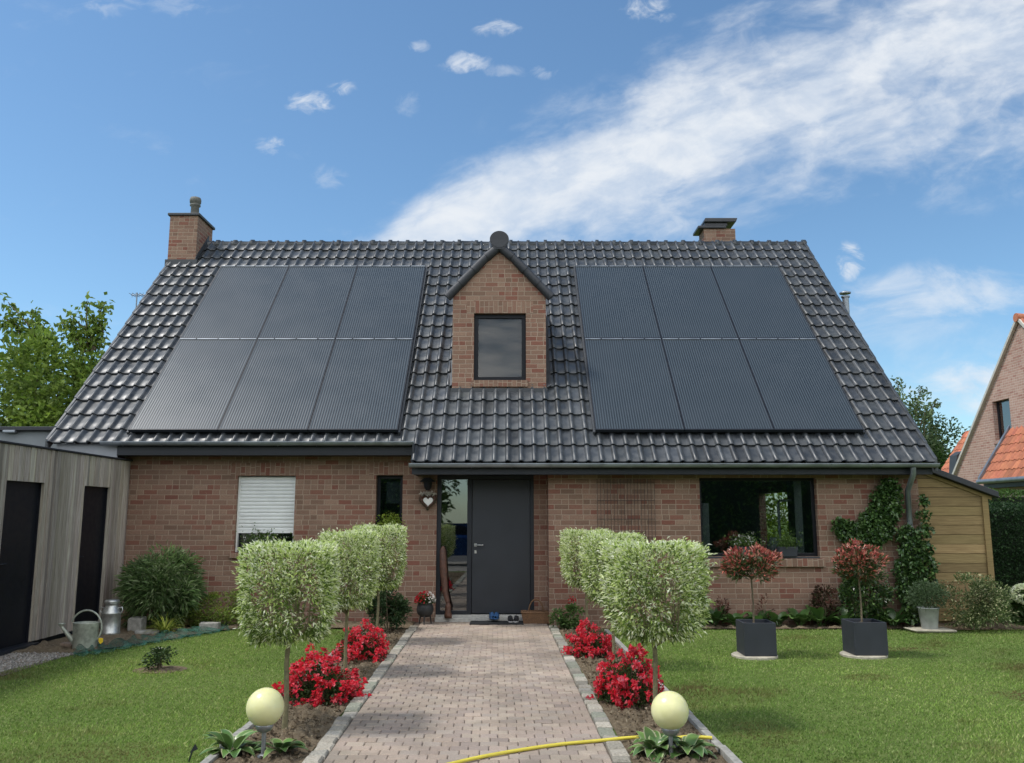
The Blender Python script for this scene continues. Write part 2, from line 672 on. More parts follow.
PL, PR = -1.30, .69                                             # paved width at y = 6.23
mb = MB()
mb.add([(px_(PL - .12, 1.5), 1.5, .004), (px_(PR + .12, 1.5), 1.5, .004), (px_(PR + .12, 14.1), 14.1, .004), (px_(PL - .12, 14.1), 14.1, .004)], [(0, 1, 2, 3)])
tag(mb.build('path_bedding', M['sand']), kind='structure')

mb = MB()
rowh, plen, g = .116, .1425, .0042
pal = [(.325, .258, .208), (.34, .275, .22), (.305, .242, .20), (.31, .258, .216), (.355, .292, .234), (.285, .23, .195)]
yy, ri = 1.6, 0
wavex = rng.normal(0, .004, 200)
while yy < 14.0:
    u = PL + (ri % 2) * plen * .5 - (plen * .5 if ri % 2 else 0)
    first = True
    uu = PL
    cuts = [PL]
    s = PL + (plen * .5 if ri % 2 else plen)
    while s < PR - .03:
        cuts.append(s + wavex[ri % 200] + random.gauss(0, .0022))
        s += plen
    cuts.append(PR)
    for a, b in zip(cuts[:-1], cuts[1:]):
        z = .024 + random.gauss(0, .0016)
        tl = [random.gauss(0, .0012) for _ in range(4)]
        y0 = yy + g / 2 + random.gauss(0, .0012)
        y1 = yy + rowh - g / 2 + random.gauss(0, .0012)
        e = .007
        xs = lambda x, y: px_(x, y)
        bt = [(xs(a + g / 2, y0), y0, .004), (xs(b - g / 2, y0), y0, .004), (xs(b - g / 2, y1), y1, .004), (xs(a + g / 2, y1), y1, .004)]
        tm = [(p[0], p[1], z - .006) for p in bt]
        tp = [(bt[0][0] + e, y0 + e, z + tl[0]), (bt[1][0] - e, y0 + e, z + tl[1]), (bt[2][0] - e, y1 - e, z + tl[2]), (bt[3][0] + e, y1 - e, z + tl[3])]
        k = random.choice(pal)
        j = random.gauss(1, .055) * (1 + .07 * math.sin(yy * 2.1 + 1.3 * math.sin(a * 3)) + .05 * math.sin(yy * 7.3 + a * 2))
        mb.col = tuple(max(.02, c * j) for c in k)
        v = bt + tm + tp
        mb.add(v, [(8, 9, 10, 11)] + [(q, (q + 1) % 4, (q + 1) % 4 + 4, q + 4) for q in range(4)] + [(q + 4, (q + 1) % 4 + 4, (q + 1) % 4 + 8, q + 8) for q in range(4)])
    yy += rowh
    ri += 1
tag(mb.build('paved_path', M['paver']), kind='structure')

mb = MB()
for x0, x1 in ((PL - .135, PL - .008), (PR + .008, PR + .135)):
    yy = 1.6
    while yy < 13.45:
        L = random.uniform(.12, .21)
        j = random.gauss(1, .14)
        mb.col = tuple(c * j for c in random.choice([(.27, .255, .22), (.33, .30, .25), (.22, .225, .18), (.38, .35, .29), (.25, .23, .19)]))
        z = .034 + random.gauss(0, .005)
        a, b = yy + .006, yy + L - .006
        sh = random.gauss(0, .006)
        o = [(px_(x0 + sh, a), a), (px_(x1 + sh, a), a), (px_(x1 + sh, b), b), (px_(x0 + sh, b), b)]
        cx, cy = sum(p[0] for p in o) / 4, sum(p[1] for p in o) / 4
        ins = lambda p, f: (cx + (p[0] - cx) * f, cy + (p[1] - cy) * f)
        v = [(*p, .003) for p in o] + [(*ins(p, .96), z - .012) for p in o] + [(*ins(p, .80), z + random.gauss(0, .003)) for p in o]
        mb.add(v, [(8, 9, 10, 11)] + [(q, (q + 1) % 4, (q + 1) % 4 + 4, q + 4) for q in range(4)] + [(q + 4, (q + 1) % 4 + 4, (q + 1) % 4 + 8, q + 8) for q in range(4)], smooth=False)
        yy += L
tag(mb.build('path_edging', M['sett']), kind='structure')

BL, BR = -2.09, 1.52                                            # kerb strips between beds and lawn
mb = MB()
for u in (BL, BR):
    yy = 2.0
    while yy < 12.9:
        a, b = yy + .004, yy + .49
        v = [(px_(u - .03, a), a, 0), (px_(u + .03, a), a, 0), (px_(u + .03, b), b, 0), (px_(u - .03, b), b, 0)]
        z = .045 + random.gauss(0, .004)
        mb.hexa(v + [(p[0], p[1], z) for p in v])
        yy += .5
tag(mb.build('bed_edging', M['concrete'], bevel=.006), kind='structure')


def soil_patch(name, outline_fn, nu, nv, amp=.022, z=.012):
    h = rng.normal(0, 1, (nv + 1, nu + 1))
    for _ in range(2):
        h = (h + np.roll(h, 1, 0) + np.roll(h, 1, 1) + np.roll(h, -1, 0)) / 2.6
    m2 = MB()

    def fn(a, b):
        x, y = outline_fn(a, b)
        i, j = int(round(a * nu)), int(round(b * nv))
        edge = min(1, 8 * min(a, 1 - a) + .15) * min(1, 10 * min(b, 1 - b) + .1)
        return (x, y, max(.004, z + amp * edge * h[j, i]))
    m2.grid(fn, nu, nv)
    return tag(m2.build(name, M['soil']), kind='structure')


soil_patch('bed_soil', lambda a, b: (px_((BL + .03) + a * (PL - .14 - BL - .03), 2 + 11.3 * b), 2 + 11.3 * b), 26, 420)
soil_patch('bed_soil', lambda a, b: (px_((PR + .14) + a * (BR - .03 - PR - .14), 2 + 11.3 * b), 2 + 11.3 * b), 26, 420)


def lawn_left_edge(y):
    return float(np.interp(y, [9.3, 9.75, 10.87, 11.9, 12.7, 13.3], [-9.5, -5.62, -5.42, -4.88, -4.5, -4.15]))


soil_patch('bed_soil', lambda a, b: ((lambda y: (lawn_left_edge(y) + .02) * (1 - a) + -6.28 * a if y < 13.29 else -2.2 * (1 - a) - 6.28 * a)(10.9 + 3.2 * b), 10.9 + 3.2 * b), 40, 60, z=.02)
soil_patch('bed_soil', lambda a, b: (-4.3 + 2.75 * a, 13.25 + .85 * b), 50, 20, z=.02)
soil_patch('bed_soil', lambda a, b: (.62 + 7.6 * a, 13.22 + .45 * b), 160, 14, z=.02)
soil_patch('bed_soil', lambda a, b: (6.5 + 1.8 * a, 13.1 + .8 * b), 40, 20, z=.02)

# bark crumbs and clods on the two long beds
n = 5200
y = 2 + rng.random(n) ** .8 * 11
side = rng.random(n) < .5
u = np.where(side, BL + .06 + rng.random(n) * (PL - .17 - BL - .06), PR + .17 + rng.random(n) * (BR - .06 - PR - .17))
P = np.stack([u + SK * (y - 6.23), y, .012 + rng.random(n) * .03], 1)
D = rng.normal(size=(n, 3)) * np.array([1, 1, .5])
tag(leaves('bark_mulch', P, D, .02 + .03 * rng.random(n), .014 + .018 * rng.random(n), tones(n, [(.22, .17, .11), (.15, .11, .07), (.31, .25, .17), (.10, .075, .048)]), M['leaf'], None, .5, .1), kind='stuff')

# gravel beside the shed
n = 5200
P = np.stack([-6.25 + rng.random(n) * .85, 8.2 + rng.random(n) * 2.75, np.full(n, .008)], 1)
P = P[P[:, 0] < np.array([max(lawn_left_edge(v), -5.62) for v in P[:, 1]]) + .04]
n = len(P)
oc = np.array([(1, 0, 0), (0, 1, 0), (-1, 0, 0), (0, -1, 0), (0, 0, .8), (0, 0, -.6)])
sz = .010 + .012 * rng.random((n, 1, 1))
V = P[:, None, :] + oc[None] * sz * (1 + rng.normal(0, .22, (n, 6, 3)))
tri = np.array([0, 1, 4, 1, 2, 4, 2, 3, 4, 3, 0, 4, 1, 0, 5, 2, 1, 5, 3, 2, 5, 0, 3, 5])
Fc = (np.arange(n)[:, None] * 6 + tri[None]).ravel()
tag(raw_mesh('gravel', V.reshape(-1, 3), Fc, 3, np.repeat(tones(n, [(.42, .39, .35), (.30, .28, .25), (.52, .49, .44), (.36, .30, .24)]), 6, 0), M['petal'], None, True), kind='stuff')
mb = MB()
mb.grid(lambda a, b: (-6.29 + a * .86 if b > .3 else -6.29 + a * (.8), 6.0 + 4.95 * b, .006), 6, 10)
tag(mb.build('gravel_bed', M['sand']), kind='structure')


# grass blades
def lawn_ok(x, y):
    left = (x < BL - .04 + SK * (y - 6.23)) & (x > np.interp(y, [9.3, 9.75, 10.87, 11.9, 12.7, 13.3], [-9.5, -5.62, -5.42, -4.88, -4.5, -4.15])) & (y < 13.28)
    right = (x > BR + .04 + SK * (y - 6.23)) & (y < 13.24)
    bare = ((x - 3.0) ** 2 < .30 ** 2) & ((y - 10.72) ** 2 < .27 ** 2)
    bare |= ((x - 4.33) ** 2 < .30 ** 2) & ((y - 10.75) ** 2 < .25 ** 2)
    bare |= ((x + 3.86) ** 2 + (y - 9.95) ** 2 * 1.2) < .27 ** 2
    return (left | right) & ~bare


def fbm2(x, y, sc, seed):
    r = np.random.default_rng(seed)
    o = np.zeros_like(x)
    a = 1.0
    for k in range(5):
        for _ in range(4):
            th = r.random() * 6.28
            f = sc * 2 ** k * (.7 + .6 * r.random())
            o += a * np.sin((x * math.cos(th) + y * math.sin(th)) * f + r.random() * 6.28) * .35
        a *= .62
    return o


xs, ys = [], []
for y0, y1, dens in ((4.4, 8.0, 3000), (8.0, 10.6, 2100), (10.6, 13.3, 1500), (13.3, 17.5, 350)):
    w = 19.0
    k = int(w * (y1 - y0) * dens)
    xs.append(-9.3 + rng.random(k) * w)
    ys.append(y0 + rng.random(k) * (y1 - y0))
x, y = np.concatenate(xs), np.concatenate(ys)
keep = lawn_ok(x, y) & (np.abs(x) < .66 * y + .3)
keep |= (y > 13.3) & (x > 8.3) & (np.abs(x) < .66 * y + .3)
x, y = x[keep], y[keep]
n = len(x)
patch = fbm2(x, y, 1.3, 3)
patch2 = fbm2(x, y, 3.1, 5)
col = tones(n, [(.148, .232, .052), (.168, .248, .064), (.128, .212, .046), (.22, .27, .10)], None, .17)
f = np.clip(.5 + .32 * patch + .16 * patch2, 0, 1)[:, None]
col = col * (1.14 + .52 * f) * (1 - f * np.array([-.08, .02, .02]))
dry = np.clip(.55 * patch2 - .25 * patch - .25, 0, 1)[:, None] * .8
dead = np.zeros(n)
for cx, cy, rx, ry in ((4.95, 8.45, .55, .30), (5.0, 11.3, .55, .22), (-2.9, 6.45, .7, .3), (1.95, 7.1, .35, .5), (3.75, 9.4, .4, .2)):
    s = (.55 if cy in (6.45, 7.1, 9.4) else 1.0)
    dead = np.maximum(dead, s * np.clip(1.4 - 1.4 * (((x - cx) / rx) ** 2 + ((y - cy) / ry) ** 2) + .5 * fbm2(x, y, 9, 9), 0, 1))
dry = np.maximum(dry, dead[:, None] * .95)
col = col * (1 - dry) + np.array([.20, .135, .065]) * (.6 + .5 * rng.random((n, 1))) * dry
hgt = (.010 + .015 * rng.random(n)) * (1 + .25 * patch2) * (1 - .45 * dead)
th = rng.random(n) * 6.283
wd = .0035 + .003 * rng.random(n) + .0003 * y
lean = rng.normal(0, .45, (n, 2)) + np.array([.12, -.05])
V = np.empty((n, 3, 3))
V[:, 0] = np.stack([x - np.cos(th) * wd, y - np.sin(th) * wd, np.zeros(n)], 1)
V[:, 1] = np.stack([x + np.cos(th) * wd, y + np.sin(th) * wd, np.zeros(n)], 1)
V[:, 2] = np.stack([x + lean[:, 0] * hgt, y + lean[:, 1] * hgt, hgt], 1)
tag(raw_mesh('lawn_grass', V.reshape(-1, 3), np.arange(n * 3), 3, np.repeat(col, 3, 0), M['grass']), kind='stuff')

# ------------------------------------------------------------------ the house
RY, SL = 18.55, 1.0095                                          # ridge distance and roof slope
XL, XR = -7.45, 6.62


def roof_z(y):
    return 2.51 + SL * (y - 13.3)


RZ = roof_z(RY)
house = thing('brick_house', 'low brick house with steep glossy dark tiled roof, twelve solar panels and a brick dormer', 'house', (-.3, 14.1, 0))


def wall_x(mb, x0, x1, z0, z1, y0, y1, holes=()):
    """wall facing the lawn with rectangular openings (x0, x1, z0, z1)"""
    xsn = sorted({x0, x1, *[h[0] for h in holes], *[h[1] for h in holes]})
    for a, b in zip(xsn[:-1], xsn[1:]):
        hs = sorted([h for h in holes if h[0] <= a + 1e-6 and h[1] >= b - 1e-6], key=lambda h: h[2])
        z = z0
        for h in hs:
            if h[2] > z + 1e-4:
                mb.box(a, b, y0, y1, z, h[2])
            z = h[3]
        if z1 > z + 1e-4:
            mb.box(a, b, y0, y1, z, z1)


WL = (-4.53, -3.57, 1.10, 2.35)
WS = (-2.24, -1.80, 1.37, 2.36)
WR = (3.00, 4.87, 1.06, 2.30)
DR = (-1.235, .36, 0.0, 2.37)
mb = MB()
wall_x(mb, -7.2, DR[1], 0, 2.72, 14.1, 14.4, [WL, WS, DR])
wall_x(mb, DR[1], .60, 0, 2.72, 14.12, 14.4)
wall_x(mb, .58, 6.5, 0, 2.40, 13.7, 14.0, [WR])
mb.box(.58, .88, 14.003, 14.4, 0, 2.40)
# gable ends: one with a side door to the garden
BY = 2 * RY - 14.1


def gable(mb, x0, x1, holes=()):
    ysn = sorted({14.003, BY, RY, *[h[0] for h in holes], *[h[1] for h in holes]})
    for a, b in zip(ysn[:-1], ysn[1:]):
        h = [q for q in holes if q[0] <= a + 1e-6 and q[1] >= b - 1e-6]
        zb = h[0][3] if h else 0
        top = lambda y: roof_z(y if y < RY else 2 * RY - y) - .06
        v = [(x0, a, zb), (x1, a, zb), (x1, b, zb), (x0, b, zb), (x0, a, top(a)), (x1, a, top(a)), (x1, b, top(b)), (x0, b, top(b))]
        mb.hexa(v)


gable(mb, -7.2, -6.9)
gable(mb, 6.2, 6.5, [(19.2, 22.0, 0, 2.25)])
wall_x(mb, -6.9, 6.2, 0, 2.75, BY - .3, BY)
mb.build('wall', M['brick'], house)

# soldier courses over the openings
for h, yf in ((WL, 14.1), (WS, 14.1)):
    mb = MB()
    mb.flip = True
    mb.box(h[0] - .12, h[1] + .12, yf - .003, yf + .05, h[3] + .002, h[3] + .21)
    mb.build('brick_lintel', M['brick'], house)
# interior
mb = MB()
mb.box(-6.9, 6.2, 14.5, BY - .3, 2.5, 2.56)
mb.box(.9, .98, 14.4, BY - .3, .02, 2.5)
mb.box(-1.7, -1.62, 14.4, BY - .3, .02, 2.5)
mb.box(-6.9, 6.2, 14.4, BY - .3, .01, .02)
mb.box(6.16, 6.19, 14.41, 19.2, .02, 2.5)
mb.box(6.16, 6.19, 22.0, BY - .3, .02, 2.5)
mb.box(3.9, 5.64, 19.6, 19.7, .02, 2.5)
mb.box(1.0, 3.9, 18.9, 19.0, .02, 2.5)
mb.box(-1.6, .9, 17.2, 17.3, .02, 2.5)
mb.build('interior', M['plaster'], house)


# ---- tiled sheets
def tile_sheet(mb, x0, x1, ncol, ycut, y_eave, n_course, origin_y, course, side=1):
    """overlapping pan-and-roll tiles on the front (side=1) slope; every tile has its own small tilt and tone"""
    cw = (x1 - x0) / ncol
    sv = Vector((0, 1, SL)).normalized()
    nv = Vector((0, -SL, 1)).normalized()
    prof_u = [0, .07, .16, .26, .36, .44, .56, .74, .9, 1.0]

    def prof(u):
        if u < .42:
            return .044 * math.sin(math.pi * u / .42) ** .8
        return -.006 * math.sin(math.pi * (u - .42) / .58)
    for j in range(n_course):
        for i in range(ncol):
            a, b = j * course, (j + 1) * course + .03
            s0 = (y_eave - origin_y) * math.sqrt(1 + SL * SL)
            if b < s0 + .05:
                continue
            a = max(a, s0)
            xa = x0 + i * cw
            t1, t2 = random.gauss(0, .0022), random.gauss(0, .0025)
            sl = random.gauss(0, .003)
            tone = random.gauss(1, .17)
            mb.col = (tone, tone, tone * random.gauss(1, .02))
            L = b - a
            V = []
            rows = [(a + .012, -.035), (a, .034), (a + .012, .042), (a + L * .5, .019), (b, .002)]
            for k, (s, off) in enumerate(rows):
                for u in prof_u:
                    h = prof(u)
                    jag = -.018 * (h / .044) if k in (1, 2) else 0
                    h2 = h + off + t1 * (u - .5) * 2 + t2 * (1 - (s - a) / L)
                    if k == 0:
                        h2 = h - .012
                    p = Vector((xa + u * cw * 1.012, origin_y, roof_z(origin_y))) + sv * (s + sl + jag) + nv * h2
                    V.append(p)
            m = len(prof_u)
            fr, fl = [], []
            for k in range(len(rows) - 1):
                for q in range(m - 1):
                    (fl if k == 0 else fr).append((k * m + q, k * m + q + 1, (k + 1) * m + q + 1, (k + 1) * m + q))
            mb.add(V, fl, smooth=False)
            mb.add(V, fr, smooth=True)


COURSE = (RY - 13.3) * math.sqrt(1 + SL * SL) / 19
cw = .2097
nL = 28
XS = XL + nL * cw                                               # where the lower eave over the door starts
mb = MB()
tile_sheet(mb, XL, XS, nL, None, 13.62, 19, 13.3, COURSE)
tile_sheet(mb, XS, XS + 39 * cw, 39, None, 13.3, 19, 13.3, COURSE)
XR = XS + 39 * cw
roof = mb.build('roof', M['tile'], house)
# underside, back slope and verge tiles
mb = MB()
for x0, x1, ye in ((XL + .02, XS, 13.68), (XS, XR - .02, 13.36)):
    mb.add([(x0, ye, roof_z(ye) - .05), (x1, ye, roof_z(ye) - .05), (x1, RY, RZ - .05), (x0, RY, RZ - .05)], [(0, 1, 2, 3)])
bb = 2 * RY - 13.3
mb.add([(XL, RY, RZ + .03), (XR, RY, RZ + .03), (XR, bb, 2.54), (XL, bb, 2.54)], [(0, 1, 2, 3)])
mb.build('roof_deck', M['tile'], roof)
mb = MB()
for xv, s in ((XL, -1), (XR, 1)):
    mb = MB()
    for j in range(19):
        a = 13.3 + j * (RY - 13.3) / 19
        b = 13.3 + (j + 1) * (RY - 13.3) / 19 + .02
        if xv == XL:
            if b < 13.75: continue
            a = max(a, 13.62)
        o0, o1 = (-.012, .045) if s > 0 else (-.045, .012)
        tone = random.gauss(1, .08)
        mb.col = (tone, tone, tone)
        v = [(xv + o0, a, roof_z(a) - .13), (xv + o1, a, roof_z(a) - .13), (xv + o1, b, roof_z(b) - .15), (xv + o0, b, roof_z(b) - .15),
             (xv + o0, a, roof_z(a) + .085), (xv + o1, a, roof_z(a) + .075), (xv + o1, b, roof_z(b) + .052), (xv + o0, b, roof_z(b) + .052)]
        mb.hexa(v)
    mb.build('verge_tile', M['tile'], roof, bevel=.012)
mb = MB()
x = XL - .02
while x < XR:
    L = min(.40, XR + .03 - x)
    tone = random.gauss(1, .1)
    mb.col = (tone, tone, tone)
    zc = RZ - .05
    dz = random.gauss(0, .004)
    mb.tube([(x, RY, zc + dz), (x + .05, RY, zc + dz), (x + .055, RY, zc - .012 + dz), (x + L + .02, RY, zc - .018 + dz)], [.118, .118, .10, .098], 14)
    x += .39
mb.build('ridge_tile', M['tile'], roof)


# ---- gutters, fascias, soffits
def gutter(name, x0, x1, y, z):
    m2 = MB()
    pr = [(.055 * math.sin(t), -.055 * math.cos(t)) for t in np.linspace(-math.pi / 2, math.pi / 2, 9)]
    n = len(pr)
    for kk, dr in ((0, 0), (1, .004)):
        pass
    V = [(xx, y + p[0], z + p[1]) for xx in (x0, x1) for p in pr]
    m2.add(V, [(i, i + 1, n + i + 1, n + i) for i in range(n - 1)], smooth=True)
    m2.box(x0, x1, y - .062, y - .048, z - .006, z + .010)
    m2.box(x0, x1, y + .049, y + .056, z - .004, z + .012)
    for xx in (x0, x1):
        m2.add([(xx, y + p[0], z + p[1]) for p in pr], [tuple(range(n))])
    xx = x0 + .35
    while xx < x1:                                              # brackets
        m2.tube([(xx, y + p[0] * 1.06, z + p[1] * 1.06) for p in pr], .006, 5)
        xx += .62
    return m2.build(name, M['zinc'], house)


gutter('gutter', -6.58, XS + .02, 13.60, 2.86)
gutter('gutter', XS - .02, XR + .03, 13.26, 2.49)
mb = MB()
mb.box(-6.36, XS + .03, 13.70, 13.73, 2.66, 2.83)
mb.box(-6.36, XS, 13.73, 14.1, 2.665, 2.69)
mb.box(XS + .04, XR - .02, 13.36, 13.39, 2.335, 2.46)
mb.box(XS + .04, XR - .02, 13.39, 13.70, 2.34, 2.365)
mb.box(XS + .04, .58, 13.70, 14.1, 2.38, 2.405)
mb.box(XS + .01, XS + .04, 13.36, 14.1, 2.34, 2.82)
mb.build('fascia_board', M['anthracite'], house)
mb = MB()
mb.box(-7.35, -6.37, 13.72, 13.76, 2.60, 2.84)
mb.box(-7.35, -6.37, 13.76, 14.1, 2.66, 2.69)
mb.build('gable_soffit', M['fascia_grey'], house)

# ---- downpipe
mb = MB()
p0 = (6.24, 13.27, 2.43)
mb.tube([(6.24, 13.27, 2.44), (6.24, 13.28, 2.33), (6.26, 13.45, 2.20), (6.28, 13.60, 2.08), (6.28, 13.61, 1.20)], .042, 12)
mb.tube([(6.28, 13.61, 1.5), (6.28, 13.61, 1.53)], .05, 12)
dp = mb.build('downpipe', M['zinc'], house)
mb = MB()
mb.tube([(6.28, 13.61, 1.22), (6.28, 13.61, .02)], .055, 12)
mb.build('pipe_shoe', M['black_pipe'], dp)


# ---- windows
def window(h, y, mat_frame, fr=.055, name='window', mid=None, glass='glass', depth=.07):
    x0, x1, z0, z1 = h
    m2 = MB()
    m2.box(x0, x1, y, y + depth, z0, z0 + fr)
    m2.box(x0, x1, y, y + depth, z1 - fr, z1)
    m2.box(x0, x0 + fr, y, y + depth, z0 + fr, z1 - fr)
    m2.box(x1 - fr, x1, y, y + depth, z0 + fr, z1 - fr)
    w = m2.build(name, mat_frame, house, bevel=.004)
    m3 = MB()
    m3.box(x0 + fr - .004, x1 - fr + .004, y + .028, y + .036, z0 + fr - .004, z1 - fr + .004)
    m3.build('pane', M[glass], w)
    return w


# shuttered window
wl = window(WL, 14.24, M['frame_black'])
mb = MB()
nsl = 15
zt, zb = WL[3] - .01, 1.445
for i in range(nsl):
    a = zb + (zt - zb) * i / nsl
    b = zb + (zt - zb) * (i + 1) / nsl
    hgt = b - a
    x0, x1 = WL[0] + .025, WL[1] - .025
    pr = [(0, .008), (-.007, .2), (-.010, .5), (-.008, .8), (-.001, .93), (.006, .95), (.006, 1.0)]
    V = [(xx, 14.20 + p[0], a + p[1] * hgt) for xx in (x0, x1) for p in pr]
    q = len(pr)
    mb.add(V, [(k, q + k, q + k + 1, k + 1) for k in range(q - 1)], smooth=False)
mb.box(WL[0] + .025, WL[1] - .025, 14.207, 14.215, zb, zt)
mb.box(WL[0] + .025, WL[1] - .025, 14.185, 14.205, zb - .03, zb + .004)
mb.build('roller_shutter', M['shutter'], wl)
mb = MB()
mb.box(WL[0] + .003, WL[0] + .028, 14.17, 14.235, WL[2] + .01, WL[3] - .01)
mb.build('shutter_rail', M['shutter'], wl)
mb = MB()
mb.box(WL[1] - .028, WL[1] - .003, 14.17, 14.235, WL[2] + .01, WL[3] - .01)
mb.build('shutter_rail', M['shutter'], wl)
ws = window(WS, 14.22, M['frame_black'])
wr = window(WR, 13.80, M['frame_black'], .048, glass='glass_large')
mb = MB()
mb.box(-2.1, -1.85, 14.33, 14.335, 1.9, 2.26)
mb.build('blind', M['blind'], ws)
mb = MB()
for (h, yf) in ((WL, 14.1), (WS, 14.1)):
    mb.flip = True
    mb.box(h[0] - .06, h[1] + .06, yf - .05, yf + .14, h[2] - .085, h[2] - .002)
    mb.build('sill', M['brick'], wl if h is WL else ws, bevel=.008)
    mb = MB()
mb.flip = True
mb.box(WR[0] - .06, WR[1] + .06, 13.63, 13.80, WR[2] - .16, WR[2] - .03)
mb.build('sill', M['brick'], wr, bevel=.01)
mb = MB()
mb.box(WR[0] + .01, WR[1] - .01, 13.68, 13.8, WR[2] - .027, WR[2] - .002)
mb.build('sill_flashing', M['lead'], wr)
# curtain inside the large window
mb = MB()
mb.grid(lambda a, b: (4.60 + a * .12, 13.98 + .02 * math.sin(a * 25), .9 + b * 1.38), 24, 2)
mb.build('curtain', M['curtain'], wr)
mb = MB()
mb.grid(lambda a, b: (3.08 + a * .12, 13.98 + .02 * math.sin(a * 25), .9 + b * 1.0), 24, 2)
mb.build('curtain', M['curtain'], wr)

# ---- front door
mb = MB()
yd = 14.14
mb.box(DR[0], DR[0] + .07, yd, yd + .09, .12, 2.355)
mb.box(DR[1] - .06, DR[1], yd, yd + .09, .12, 2.355)
mb.box(DR[0] + .07, DR[1] - .06, yd, yd + .09, 2.29, 2.355)
mb.box(-.735, -.66, yd, yd + .09, .12, 2.29)
mb.box(DR[0] + .07, -.735, yd, yd + .09, .12, .18)
door = mb.build('front_door', M['anthracite'], house, bevel=.004)
mb = MB()
mb.box(-.655, DR[1] - .064, yd + .02, yd + .07, .135, 2.285)
mb.build('door_leaf', M['door_paint'], door, bevel=.004)
mb = MB()
mb.box(DR[0] + .066, -.731, yd + .04, yd + .05, .176, 2.294)
mb.build('side_glass', M['glass_door'], door)
hz = at(477, 545, yd).z
mb = MB()
mb.box(-.615, -.575, yd + .008, yd + .02, hz - .025, hz + .025)
mb.tube([(-.595, yd + .02, hz), (-.595, yd - .035, hz), (-.47, yd - .04, hz)], .010, 8)
mb.build('door_handle', M['steel'], door)
mb = MB()
mb.box(-.612, -.578, yd + .008, yd + .02, hz - .135, hz - .085)
mb.tube([(-.595, yd + .012, hz - .11), (-.595, yd, hz - .11)], .013, 8)
mb.build('door_lock', M['steel'], door)
mb = MB()
mb.box(DR[0] - .0, DR[1] + .0, 14.0, 14.139, .0, .085)
mb.box(DR[0], DR[1], 14.1395, 14.23, 0, .118)
mb.build('threshold', M['stone_grey'], house, bevel=.006)
# wall behind the door, dark hall is inside


# ---- dormer
DX0, DX1, DY = -1.045, .595, 14.62
dzb, dze, apx, apz = roof_z(DY) - .02, 5.58, -.225, 6.455
mb = MB()
wx0, wx1, wz0, wz1 = -.67, .245, 4.025, 5.225
for a, b in ((DX0, wx0), (wx1, DX1)):
    mb.box(a, b, DY, DY + .22, dzb, dze)
mb.box(wx0, wx1, DY, DY + .22, wz1, dze)
mb.box(wx0, wx1, DY, DY + .22, dzb, wz0)
mb.prism([(DX0, DY, dze), (DX1, DY, dze), (apx, DY, apz)], (0, .22, 0))
yb = lambda z: 13.3 + (z - 2.51) / SL
for x0, x1 in ((DX0, DX0 + .2), (DX1 - .2, DX1)):
    mb.prism([(x0, DY + .22, dzb + .2), (x0, yb(dze) + .1, dze), (x0, DY + .22, dze)], (x1 - x0, 0, 0))
dorm = mb.build('dormer', M['brick'], house)
mb = MB()
mb.flip = True
mb.box(wx0 - .13, wx1 + .13, DY - .003, DY + .05, wz1 + .002, wz1 + .215)
mb.build('brick_lintel', M['brick'], dorm)
mb = MB()
mb.flip = True
mb.box(wx0 - .03, wx1 + .03, DY - .045, DY + .1, wz0 - .115, wz0 - .002)
mb.build('window_sill', M['brick'], dorm)
mb = MB()
fr = .075
mb.box(wx0, wx1, DY + .08, DY + .15, wz0, wz0 + fr)
mb.box(wx0, wx1, DY + .08, DY + .15, wz1 - fr, wz1)
mb.box(wx0, wx0 + fr, DY + .08, DY + .15, wz0 + fr, wz1 - fr)
mb.box(wx1 - fr, wx1, DY + .08, DY + .15, wz0 + fr, wz1 - fr)
mb.build('window_frame', M['frame_black'], dorm, bevel=.004)
mb = MB()
mb.box(wx0 + fr - .003, wx1 - fr + .003, DY + .11, DY + .118, wz0 + fr - .003, wz1 - fr + .003)
mb.build('window_pane', M['glass_dull'], dorm)
mb = MB()
mb.box(wx0 + fr, wx1 - fr, DY + .17, DY + .18, wz0 + fr, wz1 - fr)
mb.build('window_blind', M['blind'], dorm)
mb = MB()                                                       # roof planes of the dormer
sl = (apz - dze) / (apx - DX0)
for s in (-1, 1):
    ex = apx + s * (apx - DX0 + .02)
    ez = apz - sl * abs(ex - apx)
    t = .09
    P = [(apx, DY - .05, apz + .015), (ex, DY - .05, ez + .015), (ex, yb(ez) + .15, ez + .015), (apx, yb(apz) + .1, apz + .015)]
    mb.prism(P if s < 0 else P[::-1], (0, 0, t))
mb.build('dormer_roof', M['tile'], dorm)
mb = MB()                                                       # round verge tiles up both slopes
for s in (-1, 1):
    for k in range(4):
        f0, f1 = k / 4, (k + 1) / 4 + .03
        a = Vector((apx + s * (1 - f0) * (apx - DX0 + .10), DY - .02, 0))
        b = Vector((apx + s * (1 - f1) * (apx - DX0 + .10), DY - .02, 0))
        for p in (a, b):
            p.z = apz + .035 - sl * abs(p.x - apx)
        tone = random.gauss(1, .1)
        mb.col = (tone * .4,) * 3
        mb.tube([a, b], [.084, .072], 12)
mb.col = (.4, .4, .4)
mb.build('dormer_verge', M['roof_felt'], dorm)
mb = MB()
zr = apz + .085
yy = DY - .10
mb.col = (.4, .4, .4)
mb.prism([(apx + .17 * math.cos(a), yy, zr + .01 + .155 * math.sin(a)) for a in np.linspace(-.35, math.pi + .35, 20)] + [(apx - .085, yy, zr - .17), (apx + .085, yy, zr - .17)], (0, .035, 0))
while yy < yb(apz) + .1:
    mb.tube([(apx, yy, zr), (apx, yy + .42, zr - .02)], [.145, .125], 14)
    yy += .40
mb.build('dormer_ridge', M['roof_felt'], dorm)
mb = MB()                                                       # lead apron under the dormer and soakers up its sides
mb.box(DX0 - .02, DX1 + .02, DY - .05, DY - .002, dzb - .02, dzb + .06)
